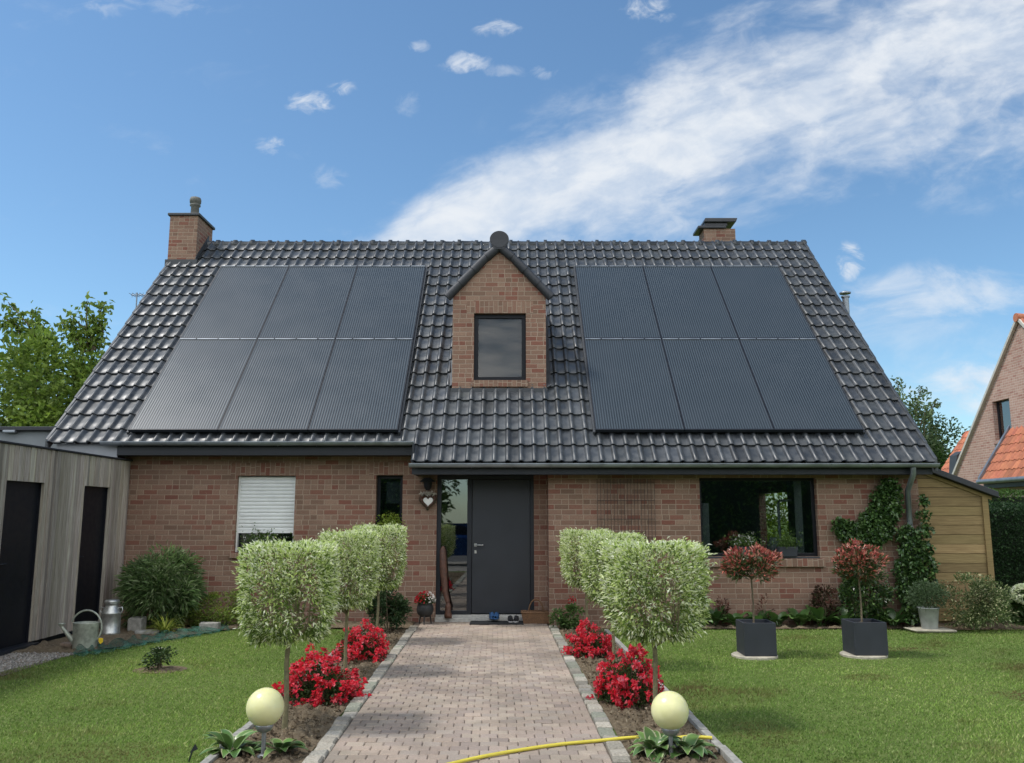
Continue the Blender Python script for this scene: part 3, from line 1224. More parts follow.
for s, x0 in ((-1, DX0 - .09), (1, DX1 + .002)):
    P = [(x0, DY, roof_z(DY) + .05), (x0 + .088, DY, roof_z(DY) + .10), (x0 + .088, yb(dze), dze + .10), (x0, yb(dze), dze + .05)]
    mb.prism(P, (0, .0, .012))
mb.build('flashing', M['lead'], dorm)

# ---- chimneys
mb = MB()
cz = 8.20
mb.box(-7.50, -6.89, 17.86, 18.78, roof_z(17.86) - .15, cz)
ch = mb.build('chimney', M['brick'], house)
mb = MB()
mb.box(-7.545, -6.845, 17.815, 18.825, cz + .001, cz + .06)
mb.build('chimney_cap', M['lead'], ch, bevel=.012)
mb = MB()
mb.lathe([(.095, 0), (.085, .24), (.115, .26), (.115, .29), (.085, .31), (.12, .33), (.125, .40), (.11, .45), (.06, .47), (0, .475)], (-7.08, 18.15, cz + .07), 18)
mb.build('flue_pot', M['ceramic_flue'], ch)
mb = MB()
mb.box(-7.53, -6.84, 17.80, 17.858, roof_z(17.82) - .02, roof_z(17.82) + .12)
v0, v1 = 17.84, 18.55
mb.prism([(-6.888, v0, roof_z(v0) + .03), (-6.888, v1, roof_z(v1) + .03), (-6.888, v1, roof_z(v1) + .17), (-6.888, v0, roof_z(v0) + .17)], (.012, 0, 0))
mb.build('flashing', M['lead'], ch)
mb = MB()
mb.box(4.50, 5.24, 19.15, 19.65, 6.9, 8.355)
ch2 = mb.build('chimney', M['brick'], house)
mb = MB()
mb.box(4.36, 5.02, 19.10, 19.70, 8.356, 8.42)
mb.box(4.52, 5.06, 19.14, 19.66, 8.42, 8.53)
mb.hexa([(4.50, 19.08, 8.50), (5.25, 19.08, 8.50), (5.25, 19.72, 8.50), (4.50, 19.72, 8.50), (4.53, 19.08, 8.60), (5.29, 19.08, 8.60), (5.29, 19.72, 8.60), (4.53, 19.72, 8.60)])
mb.build('chimney_cowl', M['black_pipe'], ch2, bevel=.015)
# flue pipe up the far gable wall
mb = MB()
q = at(845, 291, 17.0)
mb.tube([(q.x, 17, 2.2), (q.x, 17, q.z - .12)], .065, 14)
mb.lathe([(.11, 0), (.115, .025), (.03, .06), (0, .062)], (q.x, 17, q.z - .06), 16)
mb.lathe([(.085, 0), (.085, .03)], (q.x, 17, q.z - .14), 16)
mb.box(6.5, q.x, 16.98, 17.02, 4.0, 4.03)
mb.build('flue_pipe', M['zinc'], house)
# aerial on the other gable
mb = MB()
q = at(137, 295, 17.2)
mb.tube([(q.x, 17.2, 4.9), (q.x, 17.2, q.z + .05)], .012, 6)
mb.tube([(-7.2, 17.2, 5.2), (q.x, 17.2, 5.2)], .012, 6)
mb.tube([(q.x - .12, 17.2, q.z), (q.x + .16, 17.2, q.z)], .010, 6)
for k in range(4):
    mb.tube([(q.x - .1 + k * .075, 17.05, q.z), (q.x - .1 + k * .075, 17.35, q.z)], .005, 5)
    mb.tube([(q.x - .1 + k * .075, 17.2, q.z - .05), (q.x - .1 + k * .075, 17.2, q.z + .05)], .005, 5)
mb.build('aerial', M['zinc'], house)

# ---- solar panels: two fields of three by two
nv = Vector((0, -SL, 1)).normalized()


def on_roof(x, y, up):
    p = Vector((x, y, roof_z(y))) + nv * up
    return (p.x, p.y, p.z)


def roof_hit(px, py, up=.15):
    """point of the plane 'up' above the tiles seen at px, py"""
    lo, hi = 12.0, 20.0
    for _ in range(50):
        m_ = (lo + hi) / 2
        p = at(px, py, m_)
        lo, hi = (m_, hi) if p.z - roof_z(p.y) - up * math.sqrt(1 + SL * SL) > 0 else (lo, m_)
    return p


ya, ym, yt = (roof_hit(500, v).y + .15 * SL / math.sqrt(1 + SL * SL) for v in (429, 337.5, 265))
for pxl, pxr in (((218 + 0, 131), (421, 404)), ((576, 594), (784, 857))):
    x0 = (roof_hit(pxl[0], 265).x + roof_hit(pxl[1], 429).x) / 2
    x1 = (roof_hit(pxr[0], 265).x + roof_hit(pxr[1], 429).x) / 2
    w = (x1 - x0) / 3
    for r, (a, b) in enumerate(((ya, ym), (ym, yt))):
        for c in range(3):
            xa, xb = x0 + c * w + .005, x0 + (c + 1) * w - .005
            a2, b2 = a + .006, b - .006
            m2 = MB()
            fw = .016
            for (p, q2, s, t) in ((xa, xb, a2, a2 + fw), (xa, xb, b2 - fw, b2), (xa, xa + fw, a2 + fw, b2 - fw), (xb - fw, xb, a2 + fw, b2 - fw)):
                base = [on_roof(p, s, .075), on_roof(q2, s, .075), on_roof(q2, t, .075), on_roof(p, t, .075)]
                top = [on_roof(p, s, .132), on_roof(q2, s, .132), on_roof(q2, t, .132), on_roof(p, t, .132)]
                m2.hexa(base + top)
            pn = m2.build('solar_panel', M['anthracite'], house)
            m3 = MB()
            uoff = 0
            V = [on_roof(xa + fw, a2 + fw, .127), on_roof(xb - fw, a2 + fw, .127), on_roof(xb - fw, b2 - fw, .127), on_roof(xa + fw, b2 - fw, .127)]
            L = (b2 - a2) * 1.42
            m3.add(V, [(0, 1, 2, 3)], [[(0, 0), (xb - xa - 2 * fw, 0), (xb - xa - 2 * fw, L), (0, L)]])
            m3.build('solar_glass', M['solar'], pn)
            m4 = MB()                                           # bright clamping strip along the top edge, in lengths
            cuts = [0, .22, .5, .78, 1.0]
            for k in range(4):
                p, q2 = xa + (xb - xa) * cuts[k] + .012, xa + (xb - xa) * cuts[k + 1] - .012
                base = [on_roof(p, b2 - .022, .134), on_roof(q2, b2 - .022, .134), on_roof(q2, b2 - .002, .134), on_roof(p, b2 - .002, .134)]
                top = [on_roof(p, b2 - .022, .141), on_roof(q2, b2 - .022, .141), on_roof(q2, b2 - .002, .141), on_roof(p, b2 - .002, .141)]
                m4.hexa(base + top)
            m4.build('edge_strip', M['zinc'], pn)
    for (p, q2, s, t) in ((x0 - .03, x0 + .003, ya, yt), (x1 - .003, x1 + .03, ya, yt)):
        m5 = MB()                                               # flat side flashing of the field
        m5.hexa([on_roof(p, s, .03), on_roof(q2, s, .03), on_roof(q2, t, .03), on_roof(p, t, .03),
                 on_roof(p, s, .085), on_roof(q2, s, .085), on_roof(q2, t, .1), on_roof(p, t, .1)])
        m5.build('panel_apron', M['lead'], house)

# ------------------------------------------------------------------ boarded shed by the house
shed = thing('garden_shed', 'long flat-roofed shed clad in upright silvery boards with two dark doors', 'shed', (-6.6, 11, 0))
SX = -6.30
D1, D2 = (10.66, 11.52, .06, 2.13), (12.60, 13.42, .06, 2.13)
mb = MB()
y = 7.6
while y < 14.06:
    w = random.choice([.06, .075, .09, .11])
    y1 = min(y + w, 14.075)
    for h in (D1, D2):                                          # boards stop at the door openings
        if y < h[0] < y1: y1 = h[0]
        if y < h[1] < y1: y1 = h[1]
    if y1 - y > .008:
        j = random.gauss(.95, .17)
        mb.col = (j, j * random.gauss(1, .02), j * random.gauss(.99, .03))
        inh = [h for h in (D1, D2) if y >= h[0] - 1e-6 and y1 <= h[1] + 1e-6]
        dx = random.choice([0, .004, .012])
        zt = 2.58
        mb.box(SX - .03, SX + dx, y + .004, y1 - .004, (inh[0][3] + .003) if inh else .07, zt)
    y = y1
for h in (D1, D2):
    mb.col = (.8, .8, .8)
    mb.box(SX - .12, SX - .031, h[0] - .02, h[0] - .001, h[2], h[3])
    mb.box(SX - .12, SX - .031, h[1] + .001, h[1] + .02, h[2], h[3])
mb.build('cladding', M['cedar'], shed)
mb = MB()
wall_x2 = [(7.6, D1[0]), (D1[1], D2[0]), (D2[1], 14.08)]
for a, b in wall_x2:
    mb.box(SX - .14, SX - .034, a, b, 0, 2.58)
mb.box(-11.5, SX - .14, 7.6, 7.7, 0, 2.58)
mb.box(-11.5, SX - .14, 14.0, 14.08, 0, 2.58)
mb.box(-11.5, -11.4, 7.7, 14.0, 0, 2.58)
for h in (D1, D2):
    mb.box(SX - .14, SX - .034, h[0], h[1], h[3] + .002, 2.58)
mb.build('wall', M['frame_black'], shed)
mb = MB()
mb.box(-11.6, SX + .035, 7.55, 14.085, 2.585, 2.61)
mb.build('roof', M['roof_felt'], shed, bevel=.006)
for h in (D1, D2):
    mb = MB()
    mb.box(SX - .11, SX - .07, h[0], h[1], h[2], h[3])
    d = mb.build('door', M['frame_black'], shed)
    mb = MB()
    mb.box(SX - .07, SX - .05, h[0] + .06, h[0] + .10, 1.0, 1.14)
    mb.tube([(SX - .05, h[0] + .08, 1.1), (SX - .02, h[0] + .08, 1.1), (SX - .02, h[0] + .19, 1.1)], .008, 6)
    mb.build('handle', M['anthracite'], d)
    mb = MB()
    mb.box(SX - .12, SX + .10, h[0] - .04, h[1] + .04, .0, .055)
    mb.build('door_step', M['anthracite'], shed, bevel=.006)

# low grey building behind the shed
ga = thing('garage', 'low grey rendered outbuilding with a dark flat roof edge behind the boarded shed', 'garage', (-10, 15.2, 0))
mb = MB()
mb.box(-16, -7.75, 15.2, 22, 0, 3.195)
mb.build('wall', M['render_grey'], ga)
mb = MB()
mb.box(-16.1, -7.68, 15.1, 22.1, 3.20, 3.27)
mb.build('roof', M['roof_felt'], ga, bevel=.01)
mb = MB()
q = at(13, 432, 15.2)
mb.box(q.x - .12, q.x + .10, 15.08, 15.2, q.z - .02, q.z + .025)
mb.build('outside_light', M['zinc'], ga, bevel=.008)

# ------------------------------------------------------------------ timber lean-to at the other end
lt = thing('lean_to_store', 'tan timber lean-to with a sloping black roof against the brick gable', 'lean-to', (7.1, 13.9, 0))
x0, x1 = 6.53, 7.62
zl, zr = 2.44, 2.02
mb = MB()
z = .05
k = 0
while z < zl:
    z2 = z + .150
    j = random.gauss(1, .12)
    mb.col = (j, j * random.gauss(1, .02), j)
    top_at = lambda x: zl + (zr - zl) * (x - x0) / (x1 - x0)
    za = min(z2 - .007, zl)
    if za <= zr:
        mb.box(x0, x1, 13.90, 13.93, z, za)
    else:
        xe = x0 + (x1 - x0) * (zl - za) / (zl - zr)
        xs_ = x1 if z < zr else x0 + (x1 - x0) * (zl - z) / (zl - zr)
        P = [(x0, 13.90, z), (xs_, 13.90, z)] + ([(x1, 13.90, zr)] if z < zr else []) + [(max(xe, x0 + .01), 13.90, za), (x0, 13.90, za)]
        mb.prism(P, (0, .03, 0))
    z = z2
mb.build('boarding', M['pine'], lt)
mb = MB()
mb.col = (.95, .95, .9)
mb.box(x1 - .02, x1 + .075, 13.87, 13.98, 0, zr - .02)
mb.prism([(x0, 13.875, zl - .02), (x1 + .14, 13.875, zr - .075), (x1 + .14, 13.875, zr - .02), (x0, 13.875, zl + .035)], (0, .024, 0))
mb.build('post', M['pine'], lt)
mb = MB()
mb.box(x1 + .0, x1 + .03, 13.98, 17.2, 0, zr - .05)
mb.box(x0, x1, 17.2, 17.23, 0, zr - .05)
mb.box(x0, x1, 13.94, 13.95, 0, zr - .05)
mb.build('wall', M['pine'], lt)
mb = MB()
mb.prism([(x0 - .02, 13.78, zl + .05), (x1 + .21, 13.78, zr - .04), (x1 + .21, 13.78, zr + .06), (x0 - .02, 13.78, zl + .15)], (0, 3.5, 0))
mb.build('roof', M['roof_felt'], lt, bevel=.01)

# ------------------------------------------------------------------ neighbour's house
nb = thing('neighbour_house', 'pinkish brick house beyond the hedge with orange pantile roofs', 'house', (18, 26, 0))
gx, ay, az = 15.9, 26.0, 7.72
by, bz = 30.6, 3.25
fy = 21.4
whole = [(gx, by, 0), (gx, by, bz), (gx, ay, az), (gx, fy, bz), (gx, fy, 0)]
wy0, wy1 = at(1008, 420, 27).y, 0
# window opening in the gable, found on the wall plane x = gx


def on_gable(px, py):
    X, Y = (px - 512) / F, (381.5 - py) / F
    t = gx / X
    return t * (CP - Y * SP), EYE + t * (SP + Y * CP)


wa, wztop = on_gable(992, 402)
wb, _ = on_gable(1009, 400)
_, wzbot = on_gable(992, 441)
mb = MB()
zt = lambda y: bz + (az - bz) * (by - y) / (by - ay)
mb.prism([(gx, by, 0), (gx, by, bz), (gx, wa, zt(wa)), (gx, wa, 0)], (.3, 0, 0))
mb.prism([(gx, wa, 0), (gx, wa, wzbot), (gx, wb, wzbot), (gx, wb, 0)], (.3, 0, 0))
mb.prism([(gx, wa, wztop), (gx, wa, zt(wa)), (gx, wb, zt(wb)), (gx, wb, wztop)], (.3, 0, 0))
mb.prism([(gx, wb, 0), (gx, wb, zt(wb)), (gx, ay, az), (gx, fy, bz), (gx, fy, 0)], (.3, 0, 0))
mb.box(gx + .3, 30, fy, fy + .3, 0, bz)
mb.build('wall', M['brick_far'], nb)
mb = MB()
e = .05
mb.box(gx + .14, gx + .20, wb, wa, wzbot, wzbot + e)
mb.box(gx + .14, gx + .20, wb, wa, wztop - e, wztop)
mb.box(gx + .14, gx + .20, wb, wb + e, wzbot + e, wztop - e)
mb.box(gx + .14, gx + .20, wa - e * 2, wa, wzbot + e, wztop - e)
w = mb.build('window', M['frame_black'], nb)
mb = MB()
mb.box(gx + .16, gx + .17, wb + e, wa - 2 * e, wzbot + e, wztop - e)
mb.build('pane', M['glass'], w)
mb = MB()
mb.box(gx + .24, gx + .25, wb + e, wa - .3, wzbot + e, wztop - e)
mb.build('curtain', M['curtain'], w)
mb = MB()
mb.flip = True
mb.box(gx - .05, gx + .12, wb - .05, wa + .05, wzbot - .12, wzbot - .002)
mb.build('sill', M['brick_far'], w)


def pantiles(name, o, du, dv, nu, nv, mat, parent):
    """curved orange tiles over the parallelogram o + u*du + v*dv (v runs up the slope)"""
    m2 = MB()
    o, du, dv = Vector(o), Vector(du), Vector(dv)
    n = du.cross(dv).normalized()
    if n.z < 0: n = -n
    prof = [(0, 0), (.15, .03), (.3, .045), (.45, .03), (.6, 0), (.8, -.012), (1.0, 0)]
    for j in range(nv):
        for i in range(nu):
            t = random.gauss(1, .13)
            m2.col = (t, t * random.gauss(1, .05), t)
            V = []
            for (v, off) in ((j / nv, -.015), (j / nv, .03), ((j + 1.06) / nv, .004)):
                for (u, h) in prof:
                    V.append(o + du * ((i + u) / nu) + dv * v + n * (h + off))
            m = len(prof)
            m2.add(V, [(k, k + 1, m + k + 1, m + k) for k in range(m - 1)] + [(m + k, m + k + 1, 2 * m + k + 1, 2 * m + k) for k in range(m - 1)], smooth=False)
    base = [o - n * .03, o + du - n * .03, o + du + dv - n * .03, o + dv - n * .03]
    m2.col = (1, 1, 1)
    m2.add(base, [(0, 1, 2, 3)])
    return m2.build(name, mat, parent)


# near and far main slopes
pantiles('roof', (gx - .06, fy - .3, bz - .30), (14, 0, 0), (0, ay - fy + .3, az - bz + .42), 56, 18, M['terracotta'], nb)
pantiles('roof', (gx + .02, by + .2, bz - .2), (14, 0, 0), (0, ay - by - .2, az - bz + .32), 56, 18, M['terracotta'], nb)
mb = MB()
for sgn, yo in ((1, fy - .3), (-1, by + .25)):
    z0 = bz - .30
    P = [(gx - .10, yo, z0 - .05), (gx - .10, ay, az + .04), (gx - .10, ay, az + .16), (gx - .10, yo, z0 + .07)]
    mb.prism(P, (.1, 0, 0))
mb.build('verge_board', M['white_trim'], nb)
mb = MB()
x = gx - .12
while x < 29:
    mb.tube([(x, ay, az + .12), (x + .42, ay, az + .10)], [.14, .12], 10)
    x += .4
mb.build('ridge_tile', M['terracotta'], nb)
# lean-to wing whose roof comes down towards this garden
q1 = Vector((14.85, 27.05, 2.80))
gz = 4.45
wing = pantiles('wing_roof', (14.85, 20.0, 2.80), (0, 7.05, 0), (1.08, 0, gz - 2.80), 30, 6, M['terracotta'], nb)
mb = MB()
mb.prism([(14.80, 27.06, 2.74), (15.93, 27.06, gz - .02), (15.93, 27.06, gz + .12), (14.80, 27.06, 2.90)], (0, .10, 0))
mb.tube([(14.78, 20.0, 2.76), (14.78, 27.12, 2.76)], .075, 10)
mb.build('wing_gutter', M['zinc'], nb)
mb = MB()
mb.box(15.05, gx - .003, 20.0, 26.9, 0, 2.72)
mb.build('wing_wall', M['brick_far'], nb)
mb = MB()
mb.box(14.88, 15.05, 20, 27.0, 2.55, 2.72)
mb.build('wing_fascia', M['anthracite'], nb)
# far wing
a0, a1 = at(939, 470, 33), at(962, 437, 31.2)
far = pantiles('wing_roof', (at(938, 476, 34).x, 34, at(938, 476, 34).z), (0, -3.2, 0), (1.25, 0, 1.75), 14, 7, M['terracotta'], nb)
mb = MB()
mb.box(17.25, 19.5, 30.85, 33.8, 0, at(938, 476, 34).z)
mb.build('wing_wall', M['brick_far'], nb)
mb = MB()
c0, c1 = at(953, 468, 30.9), at(962, 452, 30.6)
mb.prism([(c0.x, 30.75, c0.z - .3), (c0.x + .42, 30.75, c0.z - .3), (c1.x + .1, 30.75, c1.z + .05), (c1.x - .12, 30.75, c1.z - .1)], (0, .5, 0))
mb.build('roof_cheek', M['lead'], nb)


# ------------------------------------------------------------------ hedges and trees
def hedge(name, label, x0, x1, y0, y1, h, n, pal, L=.05, back=False):
    t = thing(name, label, 'hedge', ((x0 + x1) / 2, (y0 + y1) / 2, 0))
    c = np.array(t.location)
    f = rng.integers(0, 4, n)
    a, b, d = rng.random(n), rng.random(n), np.abs(rng.normal(0, .07, n))
    P = np.empty((n, 3))
    P[:, 0] = x0 + (x1 - x0) * a
    P[:, 1] = np.where(f < 2, y0 + d, y0 + (y1 - y0) * b)
    P[:, 2] = np.where(f < 2, h * b, h - d)
    m = f == 3
    P[m, 0] = x0 + d[m]
    P[m, 2] = h * a[m]
    wob = fbm2(P[:, 0] * 1.0, P[:, 2] + P[:, 1], 2.2, 21) * .05
    P[:, 1] += wob
    P[:, 2] += np.where(f == 2, wob, 0)
    if back:
        P[:, 1] = y0 + y1 - P[:, 1]
    D = rng.normal(size=(n, 3)) + np.where((f == 2)[:, None], np.array([0, 0, 1.2]), np.where((f == 3)[:, None], np.array([-1.2, 0, .2]), np.array([0, -1.2, .3])))
    leaves('foliage', P - c, D, L * (.7 + .6 * rng.random(n)), L * .55 * (.7 + .6 * rng.random(n)), tones(n, pal), M['leaf'], t)
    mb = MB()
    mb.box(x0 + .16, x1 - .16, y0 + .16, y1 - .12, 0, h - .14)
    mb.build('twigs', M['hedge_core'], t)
    return t


hedge('clipped_hedge', 'dark green clipped hedge beyond the timber lean-to', 8.15, 15, 17.0, 18.2, 1.88, 40000, [(.024, .056, .02), (.034, .075, .025), (.018, .042, .016)], .06)
hedge('clipped_hedge', 'paler green hedge top showing above the dark clipped hedge', 8.6, 15, 19.5, 20.6, 2.26, 12000, [(.06, .13, .025), (.08, .15, .03), (.05, .10, .02)], .07)


def branchy(mb, base, top, r0, limbs, seed, spread=(1, 1, 1)):
    """tapered trunk with limbs reaching to the given points"""
    rr = random.Random(seed)
    base, top = Vector(base), Vector(top)
    pts = [base.lerp(top, k / 6) + Vector((rr.gauss(0, .05), rr.gauss(0, .05), 0)) * r0 * 6 * (k > 0) for k in range(7)]
    mb.tube(pts, [r0 * (1.25 - k * .17) if k else r0 * 1.5 for k in range(7)], 8)
    for q in limbs:
        q = Vector(q)
        k = rr.uniform(.35, .95)
        s = base.lerp(top, k)
        mid = s.lerp(q, .5) + Vector((rr.gauss(0, .2), rr.gauss(0, .2), -.12 * (q - s).length))
        ra = r0 * (1.1 - k * .75) * .6
        mb.tube([s, s.lerp(mid, .5) + Vector((0, 0, -.03)), mid, q], [ra, ra * .8, ra * .55, ra * .15], 6)


def tree(name, label, loc, crown_c, crown_r, trunk_r, nleaf, clumps, L, pal, spread=.28, shell=.5, group=None, shoots=(), cat='tree'):
    t = thing(name, label, cat, loc, group)
    P, D, k, cc = crown_leaves(nleaf, crown_c, crown_r, clumps, spread, shell)
    cl = (1 + rng.normal(0, .22, clumps))[k][:, None]
    cols = np.clip(tones(nleaf, pal) * cl, .004, .6)
    D = D + np.array([0, 0, .1])
    sp, sd, sc = [], [], []
    mb = MB()
    limbs = [tuple(cc[i]) for i in range(0, clumps, max(1, clumps // 26))]
    branchy(mb, (0, 0, 0), (crown_c[0] * .7, crown_c[1] * .7, crown_c[2] + crown_r[2] * .35), trunk_r, limbs, len(label))
    for (sx, sy, sz, ex, ey, ez) in shoots:
        a, b = Vector((sx, sy, sz)), Vector((ex, ey, ez))
        m = a.lerp(b, .5) + Vector((random.gauss(0, .12), 0, 0))
        mb.tube([a, m, b], [.045, .028, .012], 5)
        for f in np.linspace(.15, 1, 12):
            p = a.lerp(b, f)
            for _ in range(10):
                sp.append(np.array(p) + rng.normal(0, .11, 3))
                sd.append(rng.normal(size=3) + np.array([0, 0, -.3]))
    if sp:
        P = np.vstack([P, np.array(sp)])
        D = np.vstack([D, np.array(sd)])
        cols = np.vstack([cols, tones(len(sp), pal)])
    n = len(P)
    mb.build('trunk', M['bark'], t, local=True)
    leaves('crown', P, D, L * (.65 + .7 * rng.random(n)), L * .6 * (.65 + .7 * rng.random(n)), cols, M['leaf'], t)
    return t


MAPLE = [(.15, .225, .035), (.18, .26, .04), (.11, .18, .03), (.20, .28, .06)]
DARK = [(.045, .09, .026), (.06, .11, .032), (.035, .07, .022)]
MID = [(.09, .15, .045), (.12, .185, .05), (.07, .12, .038)]
G = 'trees behind the shed'


def shoot(px0, py0, px1, py1, y, loc):
    a, b = at(px0, py0, y), at(px1, py1, y)
    return (a.x - loc[0], 0, a.z, b.x - loc[0], 0, b.z)


l1 = (-15.0, 26, 0)
tree('maple_tree', 'light green maple rising tallest behind the shed roof, ragged top', 'x' and l1, (0, 0, 4.25), (3.2, 2.6, 2.7), .2, 15000, 80, .20, MAPLE, .30, .5, G,
     [shoot(38, 345, 8, 302, 26, l1), shoot(45, 350, 32, 312, 26, l1), shoot(20, 335, 3, 318, 26, l1), shoot(50, 352, 43, 328, 26, l1)])
l2 = (-12.6, 25.4, 0)
tree('maple_tree', 'light green maple with thin upright shoots beside the tiled verge', l2, (0, 0, 3.75), (2.4, 2.2, 2.35), .16, 11000, 60, .19, MAPLE, .30, .5, G,
     [shoot(92, 352, 105, 302, 25.4, l2), shoot(88, 352, 87, 301, 25.4, l2), shoot(85, 352, 62, 322, 25.4, l2), shoot(95, 350, 70, 316, 25.4, l2), shoot(100, 345, 98, 320, 25.4, l2)])
tree('maple_tree', 'spreading yellow-green tree half hidden by the long verge of the roof', (-9.7, 27, 0), (0, 0, 3.6), (3.0, 2.4, 2.6), .17, 8000, 50, .2, MAPLE, .32, .5, G)
tree('laurel_bush', 'dense darker bush low down in front of the maples, above the grey outbuilding', (-13.4, 23.6, 0), (0, 0, 2.4), (3.6, .9, 1.75), .12, 12000, 70, .15, [(.05, .11, .02), (.035, .08, .018), (.07, .13, .025)], .26, .5, None, cat='bush')
tree('maple_tree', 'broad maple standing farthest from the tiled roof, cut off by the picture edge', (-20.5, 27, 0), (0, 0, 4.6), (3.4, 2.6, 3.1), .2, 8000, 60, .22, MAPLE, .3, .5, G)

G2 = 'trees between the two houses'
l3 = (17.7, 38, 0)
tree('birch_tree', 'wispy grey-green birch with drooping twigs behind the tiled verge', l3, (0, 0, 4.4), (1.5, 1.4, 2.9), .12, 5200, 46, .17, [(.10, .15, .06), (.13, .18, .08), (.08, .125, .055)], .26, .35, G2,
     [shoot(902, 420, 897, 380, 38, l3), shoot(915, 420, 921, 388, 38, l3), shoot(920, 425, 938, 402, 38, l3), shoot(898, 415, 886, 394, 38, l3)])
tree('oak_tree', 'rounded dark tree standing next to the orange roof', (20.0, 40, 0), (0, 0, 3.2), (2.6, 2, 3.0), .2, 12000, 70, .17, DARK, .27, .5, G2)
tree('lime_tree', 'fresh green bushy tree tucked behind the end of the tiled roof', (18.6, 38.5, 0), (0, 0, 2.6), (1.9, 1.7, 2.6), .16, 9000, 60, .15, [(.06, .125, .022), (.05, .10, .02), (.04, .085, .02)], .27, .5, G2)

HB = [(.10, .18, .045), (.14, .22, .055), (.07, .13, .035)]
hedge('tall_hedge', 'tall hedge across the road, mirrored in the large front window', 1.2, 26, -13.5, -12.2, 4.2, 24000, HB, .17, True)
hedge('tall_hedge', 'tall hedge across the road on the shed side of the drive', -26, -5.0, -13.5, -12.2, 3.6, 16000, HB, .17, True)
# trees across the road, behind the photographer: they are what the windows reflect
G3 = 'trees across the road'
t0 = tree('roadside_tree', 'broad dark tree across the road, reflected in the windows', (3.6, -17, 0), (0, 0, 4.2), (4.2, 3.2, 3.4), .28, 9000, 80, .34, MID, .30, .45, G3)
for k, (xx, yy, s) in enumerate(((7.5, -18, 1.1), (14.5, -16, .95), (-7.5, -19, 1.0), (-15, -17, 1.15), (22, -19, 1.2))):
    dup(t0, (xx, yy, 0), k * 1.3, s)


# ------------------------------------------------------------------ clipped variegated willows on stems
def topiary(variant):
    t = thing('topiary_tree', 'x', 'topiary', (0, 0, 0), 'clipped variegated willows along the path')
    n = 19000
    W_, H0, H1 = .352, .69, 1.425
    hz_, hc = (H1 - H0) / 2, (H1 + H0) / 2
    # points on a box with slightly rounded corners, thinning inwards
    d = rng.uniform(-1, 1, (n, 3))
    ax = rng.integers(0, 3, n)
    d[np.arange(n), ax] = np.sign(rng.normal(size=n))
    p = 14.0
    s = (np.abs(d) ** p).sum(1) ** (1 / p)
    q = d / s[:, None]
    depth = 1 - np.abs(rng.normal(0, .10, n)) + rng.normal(0, .02, n)
    depth = np.where(rng.random(n) < .10, rng.random(n), depth)
    q = q * depth[:, None]
    q += .032 * np.stack([fbm2(q[:, 1] * 3, q[:, 2] * 3, 2, 31 + variant), fbm2(q[:, 0] * 3, q[:, 2] * 3, 2, 41 + variant), fbm2(q[:, 0] * 3, q[:, 1] * 3, 2, 51 + variant)], 1)
    hole = fbm2(q[:, 0] * 2.3 + 3, q[:, 2] * 2.3 + q[:, 1] * 2, 2.2, 61 + variant)
    keep = hole < .46 - .46 * np.clip(.3 - q[:, 2], 0, 1)
    q = q[keep]
    n = len(q)
    # narrower towards the bottom where the branches gather
    low = np.clip((-.15 - q[:, 2]) / .85, 0, 1)
    P = q * np.array([W_, W_ * .96, hz_])
    P[:, :2] *= (1 - .33 * low ** 1.8)[:, None]
    P[:, 2] += hc
    sh = rng.random(n) < .10
    P[sh] += (q * np.array([1, 1, .8]))[sh] * (.05 * rng.random((sh.sum(), 1)))
    outer = np.max(np.abs(q), 1)
    young = np.clip((q[:, 2] + 1) / 2, 0, 1) * .45 + np.clip((outer - .72) / .28, 0, 1) * .42 + rng.normal(0, .16, n) + .12 * fbm2(q[:, 0] * 4, q[:, 2] * 4 + q[:, 1] * 3, 2, 71 + variant)
    cols = tones(n, [(.10, .165, .028), (.135, .21, .04), (.18, .25, .06)])
    cream = tones(n, [(.74, .79, .48), (.85, .87, .66), (.62, .71, .30), (.45, .56, .16)], None, .1)
    w = (rng.random(n) < np.clip(young + .12, .10, .93))[:, None]
    cols = np.where(w, cream, cols)
    D = q * 1.0 + rng.normal(0, .65, (n, 3)) + np.array([0, 0, .55])
    L = .030 + .024 * rng.random(n)
    mb = MB()
    rr = random.Random(variant)
    mb.tube([(0, 0, -.02), (.006, .004, .25), (-.004, 0, .5), (.004, 0, .70)], [.024, .020, .019, .021], 8)
    for k in range(11):
        a = k * 2.4 + rr.random()
        r1 = rr.uniform(.16, .33)
        e = Vector((r1 * math.cos(a), r1 * math.sin(a), rr.uniform(1.0, 1.4)))
        s0 = Vector((0, 0, rr.uniform(.60, .74)))
        m = s0.lerp(e, .45) + Vector((r1 * .4 * math.cos(a), r1 * .4 * math.sin(a), -.05))
        mb.tube([s0, m, e], [.012, .008, .003], 5)
        for _ in range(4):
            b = s0.lerp(e, rr.uniform(.4, .9)) + Vector((rr.gauss(0, .02), rr.gauss(0, .02), 0))
            mb.tube([b, b + Vector((rr.gauss(0, .10), rr.gauss(0, .10), rr.uniform(.05, .18)))], [.004, .002], 4)
    mb.build('trunk', M['green_bark'], t, local=True)
    leaves('crown', P, D, L, L * (.24 + .12 * rng.random(n)), cols, M['leaf'], t, .12, .2)
    return t


